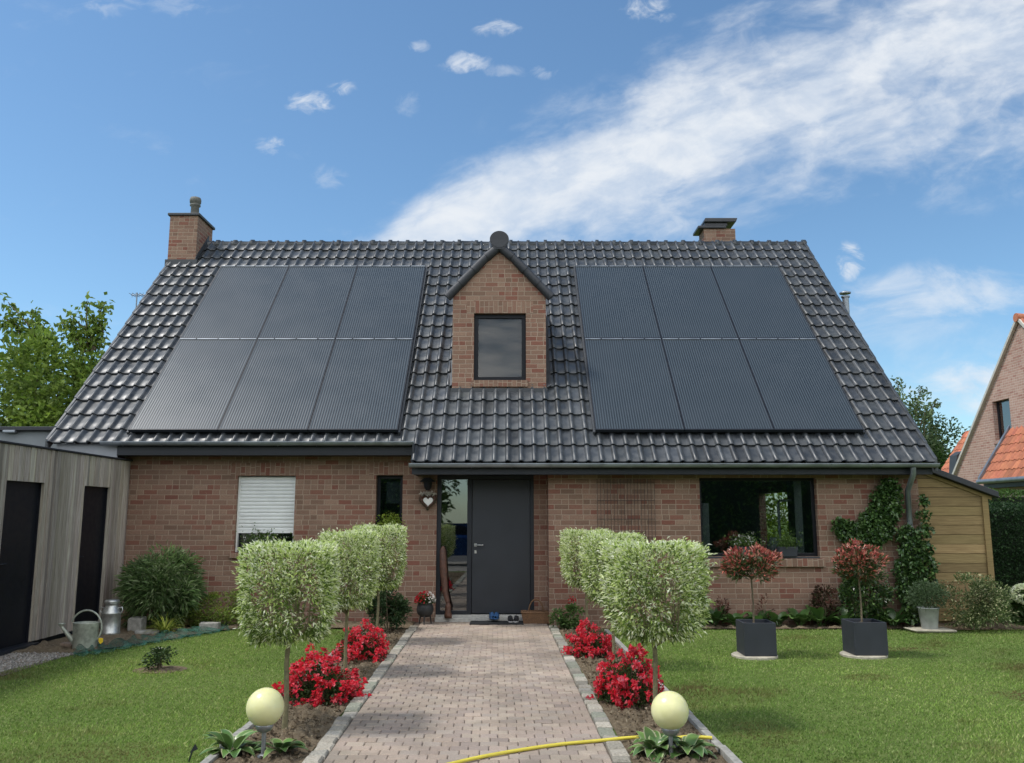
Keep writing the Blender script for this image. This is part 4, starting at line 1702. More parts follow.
GT = 'clipped variegated willows along the path'
ta, tb = topiary(1), topiary(2)
spots = [(ta, -1.82, 7.15, .12, (1.02, 1.0, 1.02), 'clipped cream-and-green willow on a stem behind the shed-side lamp'),
         (tb, -1.80, 9.55, 1.75, (1.0, .9, 1.05), 'clipped pale willow, middle of the three before the shuttered window'),
         (ta, -1.80, 11.75, 3.2, (.95, .9, 1.08), 'clipped willow in the row on the shed side, closest to the front door'),
         (tb, 1.19, 7.35, 3.3, (1.06, 1.0, 1.02), 'clipped cream-and-green willow rising behind the lamp with the yellow hose'),
         (ta, 1.15, 10.0, 4.85, (.95, .9, 1.03), 'middle clipped willow before the wire trellis, red azaleas at its foot'),
         (tb, 1.07, 12.55, .1, (.92, .9, 1.03), 'small-looking clipped willow closest to the brick wall beside the entrance')]
used = set()
for src, xx, yy, rz, sc, lab in spots:
    if src.name not in used:
        used.add(src.name)
        src.location = (xx, yy, 0)
        src.rotation_euler.z = rz
        src.scale = sc
        src['label'] = lab
    else:
        dup(src, (xx, yy, 0), rz, sc, lab)


# ------------------------------------------------------------------ red azaleas
def azalea(variant, r=.35, h=.39):
    t = thing('azalea_bush', 'x', 'azalea', (0, 0, 0), 'red azaleas in the path beds')

    def dome(n, lo, hi):
        d = ball_dirs(n)
        d[:, 2] = np.abs(d[:, 2])
        rr_ = lo + (hi - lo) * rng.random(n)
        lump = 1 + .20 * fbm2(d[:, 0] * 3 + variant, d[:, 1] * 3 + d[:, 2] * 2, 1.7, 80 + variant)
        return d * (rr_ * lump)[:, None] * np.array([r, r * .95, h]), d
    P, d = dome(3200, .35, .95)
    leaves('foliage', P, d + rng.normal(0, .7, P.shape), .035, .017, tones(len(P), [(.04, .075, .018), (.06, .10, .025), (.03, .055, .015)]), M['leaf'], t)
    Pc, dc = dome(200, .84, 1.06)
    hole = fbm2(dc[:, 0] * 3, dc[:, 1] * 3 + dc[:, 2] * 3, 2, 90 + variant)
    k = hole < (.34 if variant == 1 else .12)
    Pc, dc = Pc[k], dc[k]
    m = 14
    Pp = np.repeat(Pc, m, 0)
    dd = np.repeat(dc, m, 0)
    off = unit(rng.normal(size=Pp.shape)) * .03 * rng.random((len(Pp), 1))
    Pp = Pp + off
    D = unit(off) + dd * .6 + rng.normal(0, .35, Pp.shape)
    n = len(Pp)
    tone = np.repeat(1 + rng.normal(0, .2, len(Pc)), m)[:, None]
    cols = np.clip(tones(n, [(.86, .045, .075), (.90, .075, .11), (.74, .025, .05), (.92, .17, .20)], None, .12) * tone, .005, .8)
    leaves('blossom', Pp, D, .030 + .016 * rng.random(n), .030 + .012 * rng.random(n), cols, M['petal'], t, .25, .1)
    mb = MB()
    rr = random.Random(variant)
    for q in range(9):
        a = q * .7
        mb.tube([(0, 0, -.01), (.1 * math.cos(a), .1 * math.sin(a), .12), (.26 * math.cos(a), .26 * math.sin(a), .26 + .06 * rr.random())], [.009, .006, .003], 5)
    mb.build('stem', M['bark'], t, local=True)
    return t


za, zb_ = azalea(1), azalea(2)
for src, xx, yy, rz, sc, lab in ((za, -1.77, 8.25, 0, (1.04, 1.0, 1.0), 'large mound of red azalea at the foot of the stem behind the shed-side lamp'),
                                 (za, -1.80, 10.55, 2.0, (.93, .95, .95), 'second red azalea on the shed side, at the bend of the row towards the door'),
                                 (zb_, 1.06, 8.15, .6, (.95, .9, 1.1), 'looser red azalea with green gaps behind the lamp crossed by the hose'),
                                 (zb_, .96, 10.75, 2.9, (.80, .9, .92), 'red azalea under the middle willow by the paving edge')):
    if src['label'] == 'x':
        src.location = (xx, yy, 0)
        src.rotation_euler.z = rz
        src.scale = sc
        src['label'] = lab
    else:
        dup(src, (xx, yy, 0), rz, sc, lab)
q = gnd(309, 708)
t = thing('azalea_sprig', 'fallen little cluster of red azalea blossom lying on the bare bed', 'blossom', (q.x, q.y, .03))
n = 40
P = rng.normal(0, .035, (n, 3)) * np.array([1.3, 1, .5])
leaves('blossom', P, rng.normal(size=(n, 3)) + np.array([0, 0, .6]), .035, .03, tones(n, [(.56, .016, .045), (.40, .01, .03)]), M['petal'], t)
leaves('foliage', P[:14], rng.normal(size=(14, 3)), .04, .018, tones(14, [(.05, .09, .02)]), M['leaf'], t)


# ------------------------------------------------------------------ broad leaves (hostas, bergenias, grass tufts)
def strap(mb, base, az_, L, W, rise, curl, c_mid, c_edge, seg=6, cup=.25, shape='hosta'):
    base = Vector(base)
    d = Vector((math.cos(az_), math.sin(az_), 0))
    s = Vector((-d.y, d.x, 0))
    pts, ang = [base.copy()], rise
    for k in range(seg):
        pts.append(pts[-1] + (d * math.cos(ang) + Vector((0, 0, 1)) * math.sin(ang)) * L / seg)
        ang -= curl / seg
    V, cols = [], []
    for k, p in enumerate(pts):
        f = k / seg
        if shape == 'hosta':
            w = W * max(.05, math.sin(math.pi * min(1, .08 + f * .95)) ** .75) if f > .22 else W * (.10 + .3 * f)
        elif shape == 'round':
            w = W * (.10 if f < .3 else max(.06, math.sin(math.pi * (f - .22) / .80) ** .55))
        else:
            w = W * max(.05, 1 - f ** 2)
        for u in (-1, -.72, 0, .72, 1):
            V.append(p + s * (u * w * .5) + Vector((0, 0, 1)) * (abs(u) * w * cup * .5 * (1 if f > .2 else 0)))
            cols.append(c_edge if abs(u) == 1 else c_mid)
    F_ = [(k * 5 + j, k * 5 + j + 1, k * 5 + j + 6, k * 5 + j + 5) for k in range(seg) for j in range(4)]
    o = len(mb.v)
    mb.add(V, F_, smooth=True)
    mb.c[o:] = cols


def clump(name, label, cat, loc, n, L, W, mid, edge, shape='hosta', rise=(.5, 1.3), curl=(1.0, 1.9), r0=.03, group=None, mat='gloss_leaf', cup=.25, stem=False):
    t = thing(name, label, cat, loc, group)
    mb = MB()
    for k in range(n):
        a = k * 2.399 + random.gauss(0, .3)
        j = random.gauss(1, .16)
        c1 = tuple(max(.004, c * j) for c in random.choice(mid))
        c2 = tuple(c * random.gauss(1, .1) for c in edge) if edge else c1
        l = L * random.uniform(.65, 1.15)
        strap(mb, (r0 * math.cos(a) * random.random(), r0 * math.sin(a) * random.random(), 0), a, l, W * random.uniform(.75, 1.15), random.uniform(*rise), random.uniform(*curl), c1, c2, 7 if shape != 'blade' else 5, cup, shape)
    o = mb.build('foliage', M[mat], t, local=True)
    return t


HG = [(.10, .19, .05), (.13, .22, .06), (.08, .155, .042)]
GH = 'hostas at the lamp feet'
clump('hosta', 'hosta with cream-edged leaves between the kerb strip and the shed-side lamp', 'hosta', (-2.0, 6.42, .01), 22, .27, .095, HG, (.42, .45, .25), group=GH)
clump('hosta', 'smaller hosta on the path side of the shed-side lamp post', 'hosta', (-1.66, 6.44, .01), 18, .21, .08, HG, (.36, .42, .22), group=GH)
clump('hosta', 'cream-edged hosta in front of the lamp beside the hose, towards the paving', 'hosta', (1.02, 6.40, .01), 26, .24, .11, HG, (.44, .47, .27), group=GH)
clump('hosta', 'hosta spilling towards the lawn behind the lamp beside the hose', 'hosta', (1.25, 6.40, .01), 26, .24, .11, HG, (.40, .44, .25), group=GH)
BG = [(.05, .11, .028), (.07, .14, .036), (.036, .08, .022), (.09, .17, .045)]
k = 0
for px_i, yy in ((694, 13.48), (714, 13.5), (735, 13.46), (757, 13.5), (778, 13.46), (800, 13.5), (820, 13.46), (842, 13.42), (872, 13.42), (893, 13.44)):
    q = at(px_i, 615, yy)
    clump('bergenia', 'broad-leaved dark green plant in the low row along the brick wall under the large window', 'bergenia', (q.x, yy, .02), 17, random.uniform(.26, .36), random.uniform(.13, .17), BG, None, 'round', (.7, 1.35), (.5, 1.5), .06, 'bergenias along the wall', cup=.4)
q = at(165, 624, 12.75)
clump('ornamental_grass', 'low tuft of yellow-green grass before the bamboo', 'grass tuft', (q.x, 12.75, .02), 90, .38, .016, [(.33, .38, .06), (.42, .44, .09), (.24, .31, .05)], None, 'blade', (.5, 1.4), (.7, 2.0), .06, mat='leaf')


# ------------------------------------------------------------------ shrubs
def shrub(name, label, cat, loc, rad, n, L, W, pal, clumps=30, spread=.35, shell=.5, weights=None, group=None, flowers=None, mat='leaf', up=.4, zc=None, stem_n=7):
    t = thing(name, label, cat, loc, group)
    zc = rad[2] if zc is None else zc
    P, D, k, cc = crown_leaves(n, (0, 0, zc), rad, clumps, spread, shell)
    P[:, 2] = np.abs(P[:, 2]) + .01
    cl = (1 + rng.normal(0, .16, clumps))[k][:, None]
    D = D + np.array([0, 0, up])
    leaves('foliage', P, D, L * (.7 + .6 * rng.random(n)), W * (.7 + .6 * rng.random(n)), np.clip(tones(n, pal, weights) * cl, .004, .8), M[mat], t)
    mb = MB()
    for i in range(stem_n):
        e = cc[i % clumps]
        mb.tube([(random.gauss(0, .02), random.gauss(0, .02), -.01), (e[0] * .4, e[1] * .4, max(.05, e[2] * .5)), tuple(np.maximum(e, [-9, -9, .06]))], [.010, .007, .003], 5)
    mb.build('stem', M['bark'], t, local=True)
    if flowers:
        fn, fc, fl = flowers
        j = rng.integers(0, len(P), fn)
        Pf = np.repeat(P[j] * np.array([1.04, 1.04, 1.05]), 6, 0) + rng.normal(0, fl * .5, (fn * 6, 3))
        leaves('blossom', Pf, rng.normal(size=(fn * 6, 3)) + np.array([0, -.3, .5]), fl, fl * .8, tones(fn * 6, fc, None, .1), M['petal'], t)
    return t


q = at(163, 590, 13.35)
shrub('bamboo_clump', 'rounded clump of narrow-leaved dark bamboo in the corner by the shed', 'bamboo', (q.x, 13.35, .02), (.50, .42, .60), 8500, .125, .019, [(.10, .17, .055), (.135, .205, .07), (.22, .28, .14), (.075, .13, .045)], 40, .36, .455, up=.1)
q = at(215, 610, 13.45)
shrub('box_shrub', 'low spreading yellow-green shrub between bamboo and shuttered window', 'shrub', (q.x, 13.5, .02), (.55, .38, .24), 5200, .035, .02, [(.14, .20, .03), (.18, .24, .04), (.10, .16, .026)], 34, .34, .5)
q = gnd(160, 670)
shrub('young_shrub', 'tiny dark leaved shrub alone in a round soil patch on the lawn', 'shrub', (q.x, q.y, .02), (.16, .14, .10), 500, .04, .024, [(.035, .065, .02), (.05, .09, .025)], 14, .45, .4, mat='gloss_leaf', stem_n=5)
mb = MB()
mb.grid(lambda a, b: (q.x + .29 * a * math.cos(6.2832 * b), q.y + .24 * a * math.sin(6.2832 * b), .018 - .012 * a + .006 * math.sin(b * 40) * a * (1 - a) * 4), 6, 40)
tag(mb.build('soil_patch', M['soil']), kind='structure')
q = at(391, 615, 13.1)
shrub('evergreen_shrub', 'dark evergreen shrub beside the kettle pot near the entrance', 'shrub', (q.x - .02, 12.9, .02), (.30, .28, .36), 3600, .05, .028, [(.028, .06, .022), (.04, .08, .028), (.06, .105, .04)], 26, .38, .5)
q = at(572, 615, 13.2)
shrub('ground_plant', 'small green plant at the wall foot beside the basket', 'plant', (.84, 13.25, .02), (.22, .16, .15), 900, .05, .03, [(.05, .10, .025), (.07, .12, .03)], 16, .4, .5)
q = at(572, 600, 13.4)
t = thing('wall_flower', 'single red blossom peeping out beside the farthest willow against the wall', 'flower', (q.x, 13.4, 0))
leaves('blossom', rng.normal(0, .028, (30, 3)) + np.array([0, 0, q.z]), rng.normal(size=(30, 3)) + np.array([0, -.5, .2]), .035, .03, tones(30, [(.5, .016, .03), (.42, .02, .03)]), M['petal'], t)
mb = MB()
mb.tube([(.02, 0, 0), (.01, .01, q.z * .5), (0, 0, q.z)], .005, 5)
mb.build('stem', M['green_bark'], t, local=True)
q = at(975, 602, 13.1)
shrub('variegated_shrub', 'wide pale speckled shrub before the timber lean-to', 'shrub', (q.x, 13.15, .02), (.52, .4, .37), 6500, .042, .02, [(.10, .14, .05), (.07, .11, .035), (.45, .44, .26), (.30, .33, .16)], 42, .32, .5, [.4, .35, .12, .13])
q = at(1021, 597, 13.4)
shrub('hydrangea', 'green hydrangea with one big white flower head at the end of the bed', 'hydrangea', (8.12, 13.6, .02), (.36, .3, .30), 1500, .09, .06, [(.05, .10, .025), (.07, .12, .03)], 20, .4, .5)
t = bpy.data.objects['hydrangea']
n = 420
d = ball_dirs(n)
leaves('flower_head', d * np.array([.17, .14, .12]) + np.array([-.20, -.12, .49]), d + rng.normal(0, .3, d.shape), .05, .045, tones(n, [(.74, .76, .60), (.66, .72, .48)], None, .08), M['petal'], t)


# photinias in square planters on slabs
def planter(xc, yf, sx, sy, h, lab, lab2, lab3):
    q3 = thing('paving_slab', lab3, 'slab', (xc, yf + sy / 2, 0))
    mb = MB()
    mb.lathe([(.275, 0), (.275, .022), (.262, .030), (0, .030)], (-.03, -.01, 0), 4 * 7, smooth=False)
    o = mb.build('stone', M['slab'], q3, local=True)
    t = thing('square_planter', lab, 'planter', (xc, yf + sy / 2, .034))
    mb = MB()
    w = .022
    x0, x1, y0, y1 = -sx / 2, sx / 2, -sy / 2, sy / 2
    tp = 1.0
    mb.box(x0, x1, y0, y0 + w, 0, h)
    mb.box(x0, x1, y1 - w, y1, 0, h)
    mb.box(x0, x0 + w, y0 + w, y1 - w, 0, h)
    mb.box(x1 - w, x1, y0 + w, y1 - w, 0, h)
    mb.box(x0 + w, x1 - w, y0 + w, y1 - w, .0, .03)
    mb.build('box', M['planter'], t, bevel=.004, local=True)
    mb = MB()
    mb.grid(lambda a, b: (x0 + w + a * (sx - 2 * w), y0 + w + b * (sy - 2 * w), h - .045 + .012 * math.sin(a * 19) * math.sin(b * 23)), 14, 14)
    mb.build('compost', M['soil_dark'], t, local=True)
    p = thing('photinia_tree', lab2, 'tree', (xc - .02, yf + sy / 2, .034 + h - .05))
    hgt = .53
    mb = MB()
    mb.tube([(0, 0, 0), (.006, .003, .25), (-.004, 0, hgt), (0, 0, hgt + .12)], [.013, .011, .010, .012], 8)
    for k in range(9):
        a = k * 2.4
        mb.tube([(0, 0, hgt + .02), (.12 * math.cos(a), .12 * math.sin(a), hgt + .12), (.22 * math.cos(a), .22 * math.sin(a), hgt + .24 + .05 * (k % 3))], [.008, .005, .002], 5)
    mb.build('trunk', M['bark'], p, local=True)
    n = 2600
    P, D, kk, cc = crown_leaves(n, (0, 0, hgt + .20), (.29, .27, .22), 34, .30, .5)
    rel = (P[:, 2] - hgt) / .4 + rng.normal(0, .16, n)
    outw = np.linalg.norm((P - np.array([0, 0, hgt + .2])) / np.array([.29, .27, .22]), axis=1)
    red = (rng.random(n) < np.clip(rel * .85 + (outw - .85) * .8, .03, .82))[:, None]
    cols = np.where(red, tones(n, [(.38, .095, .07), (.50, .16, .12), (.28, .055, .045), (.48, .22, .16)]), tones(n, [(.04, .07, .022), (.06, .095, .03), (.10, .10, .04)]))
    leaves('crown', P, D + np.array([0, 0, .7]), .066 * (.7 + .6 * rng.random(n)), .023 * (.8 + .4 * rng.random(n)), cols, M['gloss_leaf'], p)
    return t


planter(2.985, 10.57, .385, .385, .385, 'dark grey square planter nearer the path, holding a red-leaved standard', 'red-leaved photinia on a thin stem in front of the large window', 'pale slab under the planter nearer the path')
planter(4.335, 10.62, .40, .40, .385, 'dark grey square planter farther along the lawn before the ivy', 'red-leaved photinia on a thin stem in front of the ivy', 'pale slab under the planter before the ivy')


# ------------------------------------------------------------------ climbing ivy on the wall
def wall_plant(name, label, cat, polys, y, n, L, pal, depth=.10, group=None):
    """leaves on a wall patch: list of (px, py, radius px) blobs"""
    c0 = at(polys[0][0], polys[0][1], y)
    t = thing(name, label, cat, (c0.x, y, 0), group)
    wts = np.array([p[2] ** 2 for p in polys], float)
    k = rng.choice(len(polys), size=n, p=wts / wts.sum())
    pc = np.array([(*at(p[0], p[1], y),) for p in polys])
    r = np.array([p[2] / F * y for p in polys])
    a, rr_ = rng.random(n) * 6.283, np.sqrt(rng.random(n))
    P = pc[k] + np.stack([np.cos(a) * rr_ * r[k], -np.abs(rng.normal(0, depth, n)) - .01, np.sin(a) * rr_ * r[k]], 1)
    P[:, 2] = np.maximum(P[:, 2], .03)
    D = rng.normal(size=(n, 3)) * .8 + np.array([0, -.7, -.35])
    leaves('foliage', P - np.array(t.location), D, L * (.7 + .6 * rng.random(n)), L * .85 * (.7 + .6 * rng.random(n)), tones(n, pal), M['gloss_leaf'], t, .12, .1)
    mb = MB()
    prev = None
    for p in polys:
        q = at(p[0], p[1], y - .01)
        if prev is not None and (q - prev).length < 1.0:
            m = prev.lerp(q, .5) + Vector((random.gauss(0, .05), 0, random.gauss(0, .05)))
            mb.tube([prev, m, q], [.008, .007, .006], 5)
        prev = q
    mb.build('stem', M['bark'], t)
    return t


IV = [(.05, .105, .028), (.07, .135, .036), (.095, .165, .045), (.036, .075, .022)]
wall_plant('ivy', 'dark ivy climbing to the eaves beside the large window', 'ivy', [(887, 488, 10), (884, 499, 14), (882, 512, 15), (877, 525, 16), (867, 534, 15), (856, 536, 13), (846, 531, 11), (839, 525, 8), (868, 521, 11), (890, 508, 9)], 13.69, 6200, .058, IV, .07)
wall_plant('ivy', 'ivy wrapping the foot of the downpipe', 'ivy', [(912, 610, 12), (908, 590, 14), (906, 570, 14), (910, 552, 13), (906, 536, 11), (921, 500, 5), (922, 515, 6), (922, 530, 7), (922, 548, 8), (926, 565, 9), (924, 585, 12)], 13.62, 4200, .058, IV, .07)
q = at(866, 592, 13.4)
shrub('evergreen_shrub', 'dense green bush behind the planter before the ivy', 'shrub', (q.x, 13.45, .02), (.36, .22, .50), 3600, .05, .034, [(.028, .06, .018), (.04, .085, .022), (.075, .13, .03)], 30, .34, .5, mat='gloss_leaf')
q = at(826, 600, 13.45)
shrub('bronze_shrub', 'small bronze-leaved shrub between the bergenias and the ivy', 'shrub', (q.x, 13.5, .02), (.22, .15, .30), 1100, .05, .025, [(.05, .05, .022), (.07, .045, .026), (.09, .04, .03)], 18, .4, .5)
q = at(735, 598, 13.55)
for px_i in (722, 765):
    q = at(px_i, 600, 13.58)
    shrub('bronze_sprout', 'thin bronze-red sprout above the bergenias under the window', 'plant', (q.x, 13.58, .02), (.09, .06, .22), 130, .05, .02, [(.16, .05, .035), (.10, .045, .03)], 8, .4, .5, group='bronze sprouts under the window')


# ------------------------------------------------------------------ garden lamps, hose
def globe_lamp(x, y, zc, lab):
    t = thing('globe_lamp', lab, 'lamp', (x, y, 0), 'globe lamps by the path')
    r = .132
    mb = MB()
    pr = [(.045, -r * .95)] + [(r * math.sin(a), -r * math.cos(a)) for a in np.linspace(.36, math.pi, 26)]
    mb.lathe(pr, (0, 0, zc), 36)
    mb.build('globe', M['globe'], t, local=True)
    mb = MB()
    z0 = zc - r * .95
    mb.lathe([(.02, z0 - .045), (.045, z0 - .035), (.062, z0 - .01), (.066, z0 + .012), (.058, z0 + .018), (.03, z0 + .018)], (0, 0, 0), 28)
    mb.build('collar', M['lamp_post'], t, local=True)
    mb = MB()
    mb.tube([(0, 0, -.05), (0, 0, z0 - .04)], .016, 14)
    mb.lathe([(.05, 0), (.05, .02), (.02, .03)], (0, 0, 0), 18)
    mb.build('post', M['lamp_post'], t, local=True)
    return t


globe_lamp(-1.76, 6.35, .345, 'round yellowish garden lamp on the shed side of the path')
globe_lamp(1.12, 6.32, .328, 'round yellowish garden lamp beside the yellow hose')
mb = MB()
hp = [gnd(430, 775), gnd(478, 763), gnd(520, 755.5), gnd(560, 749.5), gnd(600, 746), gnd(640, 743.5), gnd(668, 744), gnd(690, 744.5), gnd(717, 746)]
hz_ = [.038, .038, .038, .038, .038, .05, .035, .06, .055]
pts = []
for i in range(len(hp) - 1):
    for f in np.linspace(0, 1, 7)[:-1]:
        p = hp[i].lerp(hp[i + 1], f)
        p.z = hz_[i] * (1 - f) + hz_[i + 1] * f
        pts.append(p)
for _ in range(6):
    pts = [pts[0]] + [(pts[i - 1] + pts[i] * 2 + pts[i + 1]) / 4 for i in range(1, len(pts) - 1)] + [pts[-1]]
mb.tube(pts, .0125, 10)
hs = tag(mb.build('garden_hose', M['hose']), 'yellow garden hose lying across the paved path', 'hose')

# ------------------------------------------------------------------ things at the door
mb = MB()
mb.box(-.66, .18, 13.62, 13.98, .026, .042)
for k in range(30):
    mb.box(-.64 + k * .0272, -.64 + k * .0272 + .014, 13.64, 13.96, .0421, .047)
tag(mb.build('door_mat', M['rubber']), 'black rubber mat lying before the front door', 'mat')


def shoe(loc, rz, mat_a, mat_b, lab, group, L=.26, open_=True):
    t = thing('shoe', lab, 'shoe', loc, group, rz)
    mb = MB()
    out = [(0, .0), (.035, .01), (.045, .08), (.04, .16), (.046, .22), (.030, .265), (0, .28)]
    full = out + [(-x, y) for x, y in out[-2:0:-1]]
    sc = L / .28
    mb.prism([(x * sc, y * sc, 0) for x, y in full], (0, 0, .022))
    mb.build('sole', mat_b, t, bevel=.004, local=True)
    mb = MB()

    def up(a, b):
        y = .012 + b * .25
        w = float(np.interp(b, [0, .1, .35, .6, .8, 1], [.022, .040, .042, .040, .044, .020]))
        h = float(np.interp(b, [0, .1, .35, .55, .8, 1], [.075, .085, .082, .075, .055, .030]))
        th = math.pi * a
        return (w * math.cos(th) * sc, y * sc, .02 + h * math.sin(th) ** .7 * (1 if b > .42 or a < .22 or a > .78 else .62))
    mb.grid(up, 14, 16)
    mb.build('upper', mat_a, t, local=True)
    return t


z0 = .048
shoe((-.335, 13.93 + .1, .088), math.pi + .15, M['blue_foam'], M['blue_foam'], 'blue clog on the door step, the one nearer the side glass', 'blue clogs on the step')
shoe((-.235, 13.90 + .1, .088), math.pi - .1, M['blue_foam'], M['blue_foam'], 'blue clog on the door step, the one nearer the black shoes', 'blue clogs on the step')
shoe((-.035, 13.93, z0), math.pi + .08, M['black_shoe'], M['grey_shoe'], 'black shoe with grey lining at the mat end, nearer the blue clogs', 'black shoes on the mat')
shoe((.075, 13.93, z0), math.pi - .08, M['black_shoe'], M['grey_shoe'], 'black shoe with grey lining at the mat end, next to the basket', 'black shoes on the mat')
t = thing('wicker_basket', 'brown shallow trug basket with a hooped handle at the door corner', 'basket', (.38, 13.86, .026))
mb = MB()
o = lambda sx, sy, z: [(-sx, -sy, z), (sx, -sy, z), (sx, sy, z), (-sx, sy, z)]
b0, b1 = o(.20, .11, 0), o(.235, .14, .17)
i0, i1 = o(.175, .09, .02), o(.21, .118, .17)
V = b0 + b1 + i1 + i0
mb.add(V, [(3, 2, 1, 0)] + [(k, (k + 1) % 4, (k + 1) % 4 + 4, k + 4) for k in range(4)] + [(k + 4, (k + 1) % 4 + 4, (k + 1) % 4 + 8, k + 8) for k in range(4)] + [(k + 8, (k + 1) % 4 + 8, (k + 1) % 4 + 12, k + 12) for k in range(4)] + [(12, 13, 14, 15)])
mb.build('tray', M['wicker'], t, local=True)
mb = MB()
mb.tube([(.115 * math.cos(a), 0, .16 + .20 * math.sin(a)) for a in np.linspace(0, math.pi, 17)], .011, 8)
mb.tube([(-.235, -.14, .17), (.235, -.14, .17), (.235, .14, .17), (-.235, .14, .17), (-.235, -.14, .17)], .010, 8)
mb.build('handle', M['wicker'], t, local=True)
q = at(425, 611, 13.75)
t = thing('kettle_pot', 'round black pot on three legs with red and white flowers', 'flower pot', (q.x, 13.75, .02))
mb = MB()
mb.lathe([(.0, .10), (.07, .11), (.12, .16), (.135, .22), (.125, .28), (.11, .31), (.125, .33), (.12, .335), (.10, .32), (.0, .30)], (0, 0, 0), 26)
mb.build('bowl', M['cast_iron'], t, local=True)
for k in range(3):
    a = k * 2.094 + .5
    mb = MB()
    mb.tube([(.085 * math.cos(a), .085 * math.sin(a), .14), (.11 * math.cos(a), .11 * math.sin(a), 0)], [.013, .009], 7)
    mb.build('leg', M['cast_iron'], t, local=True)
n = 500
d = ball_dirs(n)
d[:, 2] = np.abs(d[:, 2])
leaves('foliage', d * np.array([.15, .14, .13]) * (.5 + .5 * rng.random((n, 1))) + np.array([0, 0, .32]), d + rng.normal(0, .5, d.shape), .04, .024, tones(n, [(.05, .10, .025), (.035, .07, .02)]), M['leaf'], t)
n = 190
d = ball_dirs(n)
d[:, 2] = np.abs(d[:, 2])
Pf = d * np.array([.15, .14, .15]) + np.array([0, 0, .34])
cols = np.where((Pf[:, 0] + rng.normal(0, .03, n) > .04)[:, None], np.array([.75, .72, .68]), np.array([.52, .02, .04])) * (1 + rng.normal(0, .1, (n, 1)))
leaves('blossom', Pf, d + rng.normal(0, .5, d.shape), .032, .03, np.clip(cols, .01, .9), M['petal'], t)
# carved wooden bird-like post leaning in front of the side glass
t = thing('carved_post', 'tall brown carved wooden post leaning against the side glass', 'ornament', (-1.05, 14.02, .086))
mb = MB()
mb.tube([(.03, -.02, 0), (.02, 0, .12), (.03, .0, .2), (-.03, .03, .42), (-.06, .05, .75), (-.075, .06, 1.05), (-.07, .06, 1.12)], [.055, .045, .034, .048, .062, .05, .02], 10)
mb.build('shaft', M['carved_wood'], t, local=True)
mb = MB()
mb.lathe([(.0, .0), (.06, .0), (.062, .05), (.045, .10), (.05, .17), (.035, .22), (.0, .24)], (.03, -.03, 0), 14)
mb.build('foot', M['carved_wood'], t, local=True)
# heart wreath and lantern
q = at(428, 501, 14.08)
t = thing('heart_wreath', 'twig wreath holding a white heart on the bricks by the door', 'wreath', (q.x, 14.07, q.z))
mb = MB()


def heart(a, s):
    return (s * 16 * math.sin(a) ** 3 / 17, s * (13 * math.cos(a) - 5 * math.cos(2 * a) - 2 * math.cos(3 * a) - math.cos(4 * a)) / 17)


for rr_ in (.0, .012, -.012):
    mb.tube([(heart(a, .135 + rr_)[0], -.02 + rr_, heart(a, .135 + rr_)[1]) for a in np.linspace(0, 2 * math.pi, 40)], .013, 6)
mb.tube([(0, 0, .06), (0, .01, .17)], .004, 5)
mb.build('ring', M['carved_wood'], t, local=True)
mb = MB()
mb.prism([(heart(a, .085)[0] + .005, -.04, heart(a, .085)[1] - .005) for a in np.linspace(0, 2 * math.pi, 28)[:-1]], (0, .02, 0))
mb.build('heart', M['white_heart'], t, bevel=.005, local=True)
n = 220
a = rng.random(n) * 6.283
hp2 = np.array([heart(v, .14) for v in a])
leaves('sprig', np.stack([hp2[:, 0], -.03 + rng.normal(0, .012, n), hp2[:, 1]], 1), rng.normal(size=(n, 3)) + np.array([0, -.5, 0]), .03, .016, tones(n, [(.09, .09, .05), (.06, .07, .04), (.14, .12, .08)]), M['leaf'], t)
n = 80
leaves('bow', np.stack([rng.normal(0, .05, n), -.045 + rng.normal(0, .01, n), .125 + rng.normal(0, .012, n)], 1), rng.normal(size=(n, 3)) * np.array([1, .3, .4]), .05, .03, tones(n, [(.6, .57, .5), (.5, .46, .4)], None, .1), M['petal'], t)
q = at(428, 485, 14.06)
t = thing('wall_lantern', 'small dark lantern fixed under the eaves above the heart wreath', 'wall lamp', (q.x, 14.05, q.z))
mb = MB()
mb.prism([(-.13, -.10, .05), (.13, -.10, .05), (.05, -.10, .11), (-.05, -.10, .11)], (0, .15, 0))
mb.build('hood', M['frame_black'], t, local=True)
mb = MB()
mb.lathe([(.03, -.09), (.06, -.04), (.075, .045)], (0, -.03, 0), 8, smooth=False)
mb.box(-.03, .03, .0, .05, -.06, .05)
mb.build('body', M['frame_black'], t, local=True)


# window boxes on the sills
def window_box(loc, w, lab, fl, pal, lush, group=None):
    t = thing('window_box', lab, 'window box', loc, group)
    mb = MB()
    h = .15
    mb.hexa([(-w / 2 + .01, -.06, 0), (w / 2 - .01, -.06, 0), (w / 2 - .01, .06, 0), (-w / 2 + .01, .06, 0), (-w / 2, -.075, h), (w / 2, -.075, h), (w / 2, .075, h), (-w / 2, .075, h)])
    mb.build('trough', M['planter'], t, bevel=.005, local=True)
    n = lush
    P = np.stack([rng.normal(0, w * .30, n), rng.normal(0, .05, n), h + .01 + np.abs(rng.normal(0, .085, n))], 1)
    leaves('foliage', P, rng.normal(size=(n, 3)) + np.array([0, -.3, .4]), .045, .022, tones(n, pal), M['leaf'], t)
    if fl:
        k = rng.integers(0, n, 30)
        Pf = np.repeat(P[k] + np.array([0, -.02, .03]), 4, 0) + rng.normal(0, .012, (120, 3))
        leaves('blossom', Pf, rng.normal(size=(120, 3)), .024, .02, tones(120, fl, None, .1), M['petal'], t)
    return t


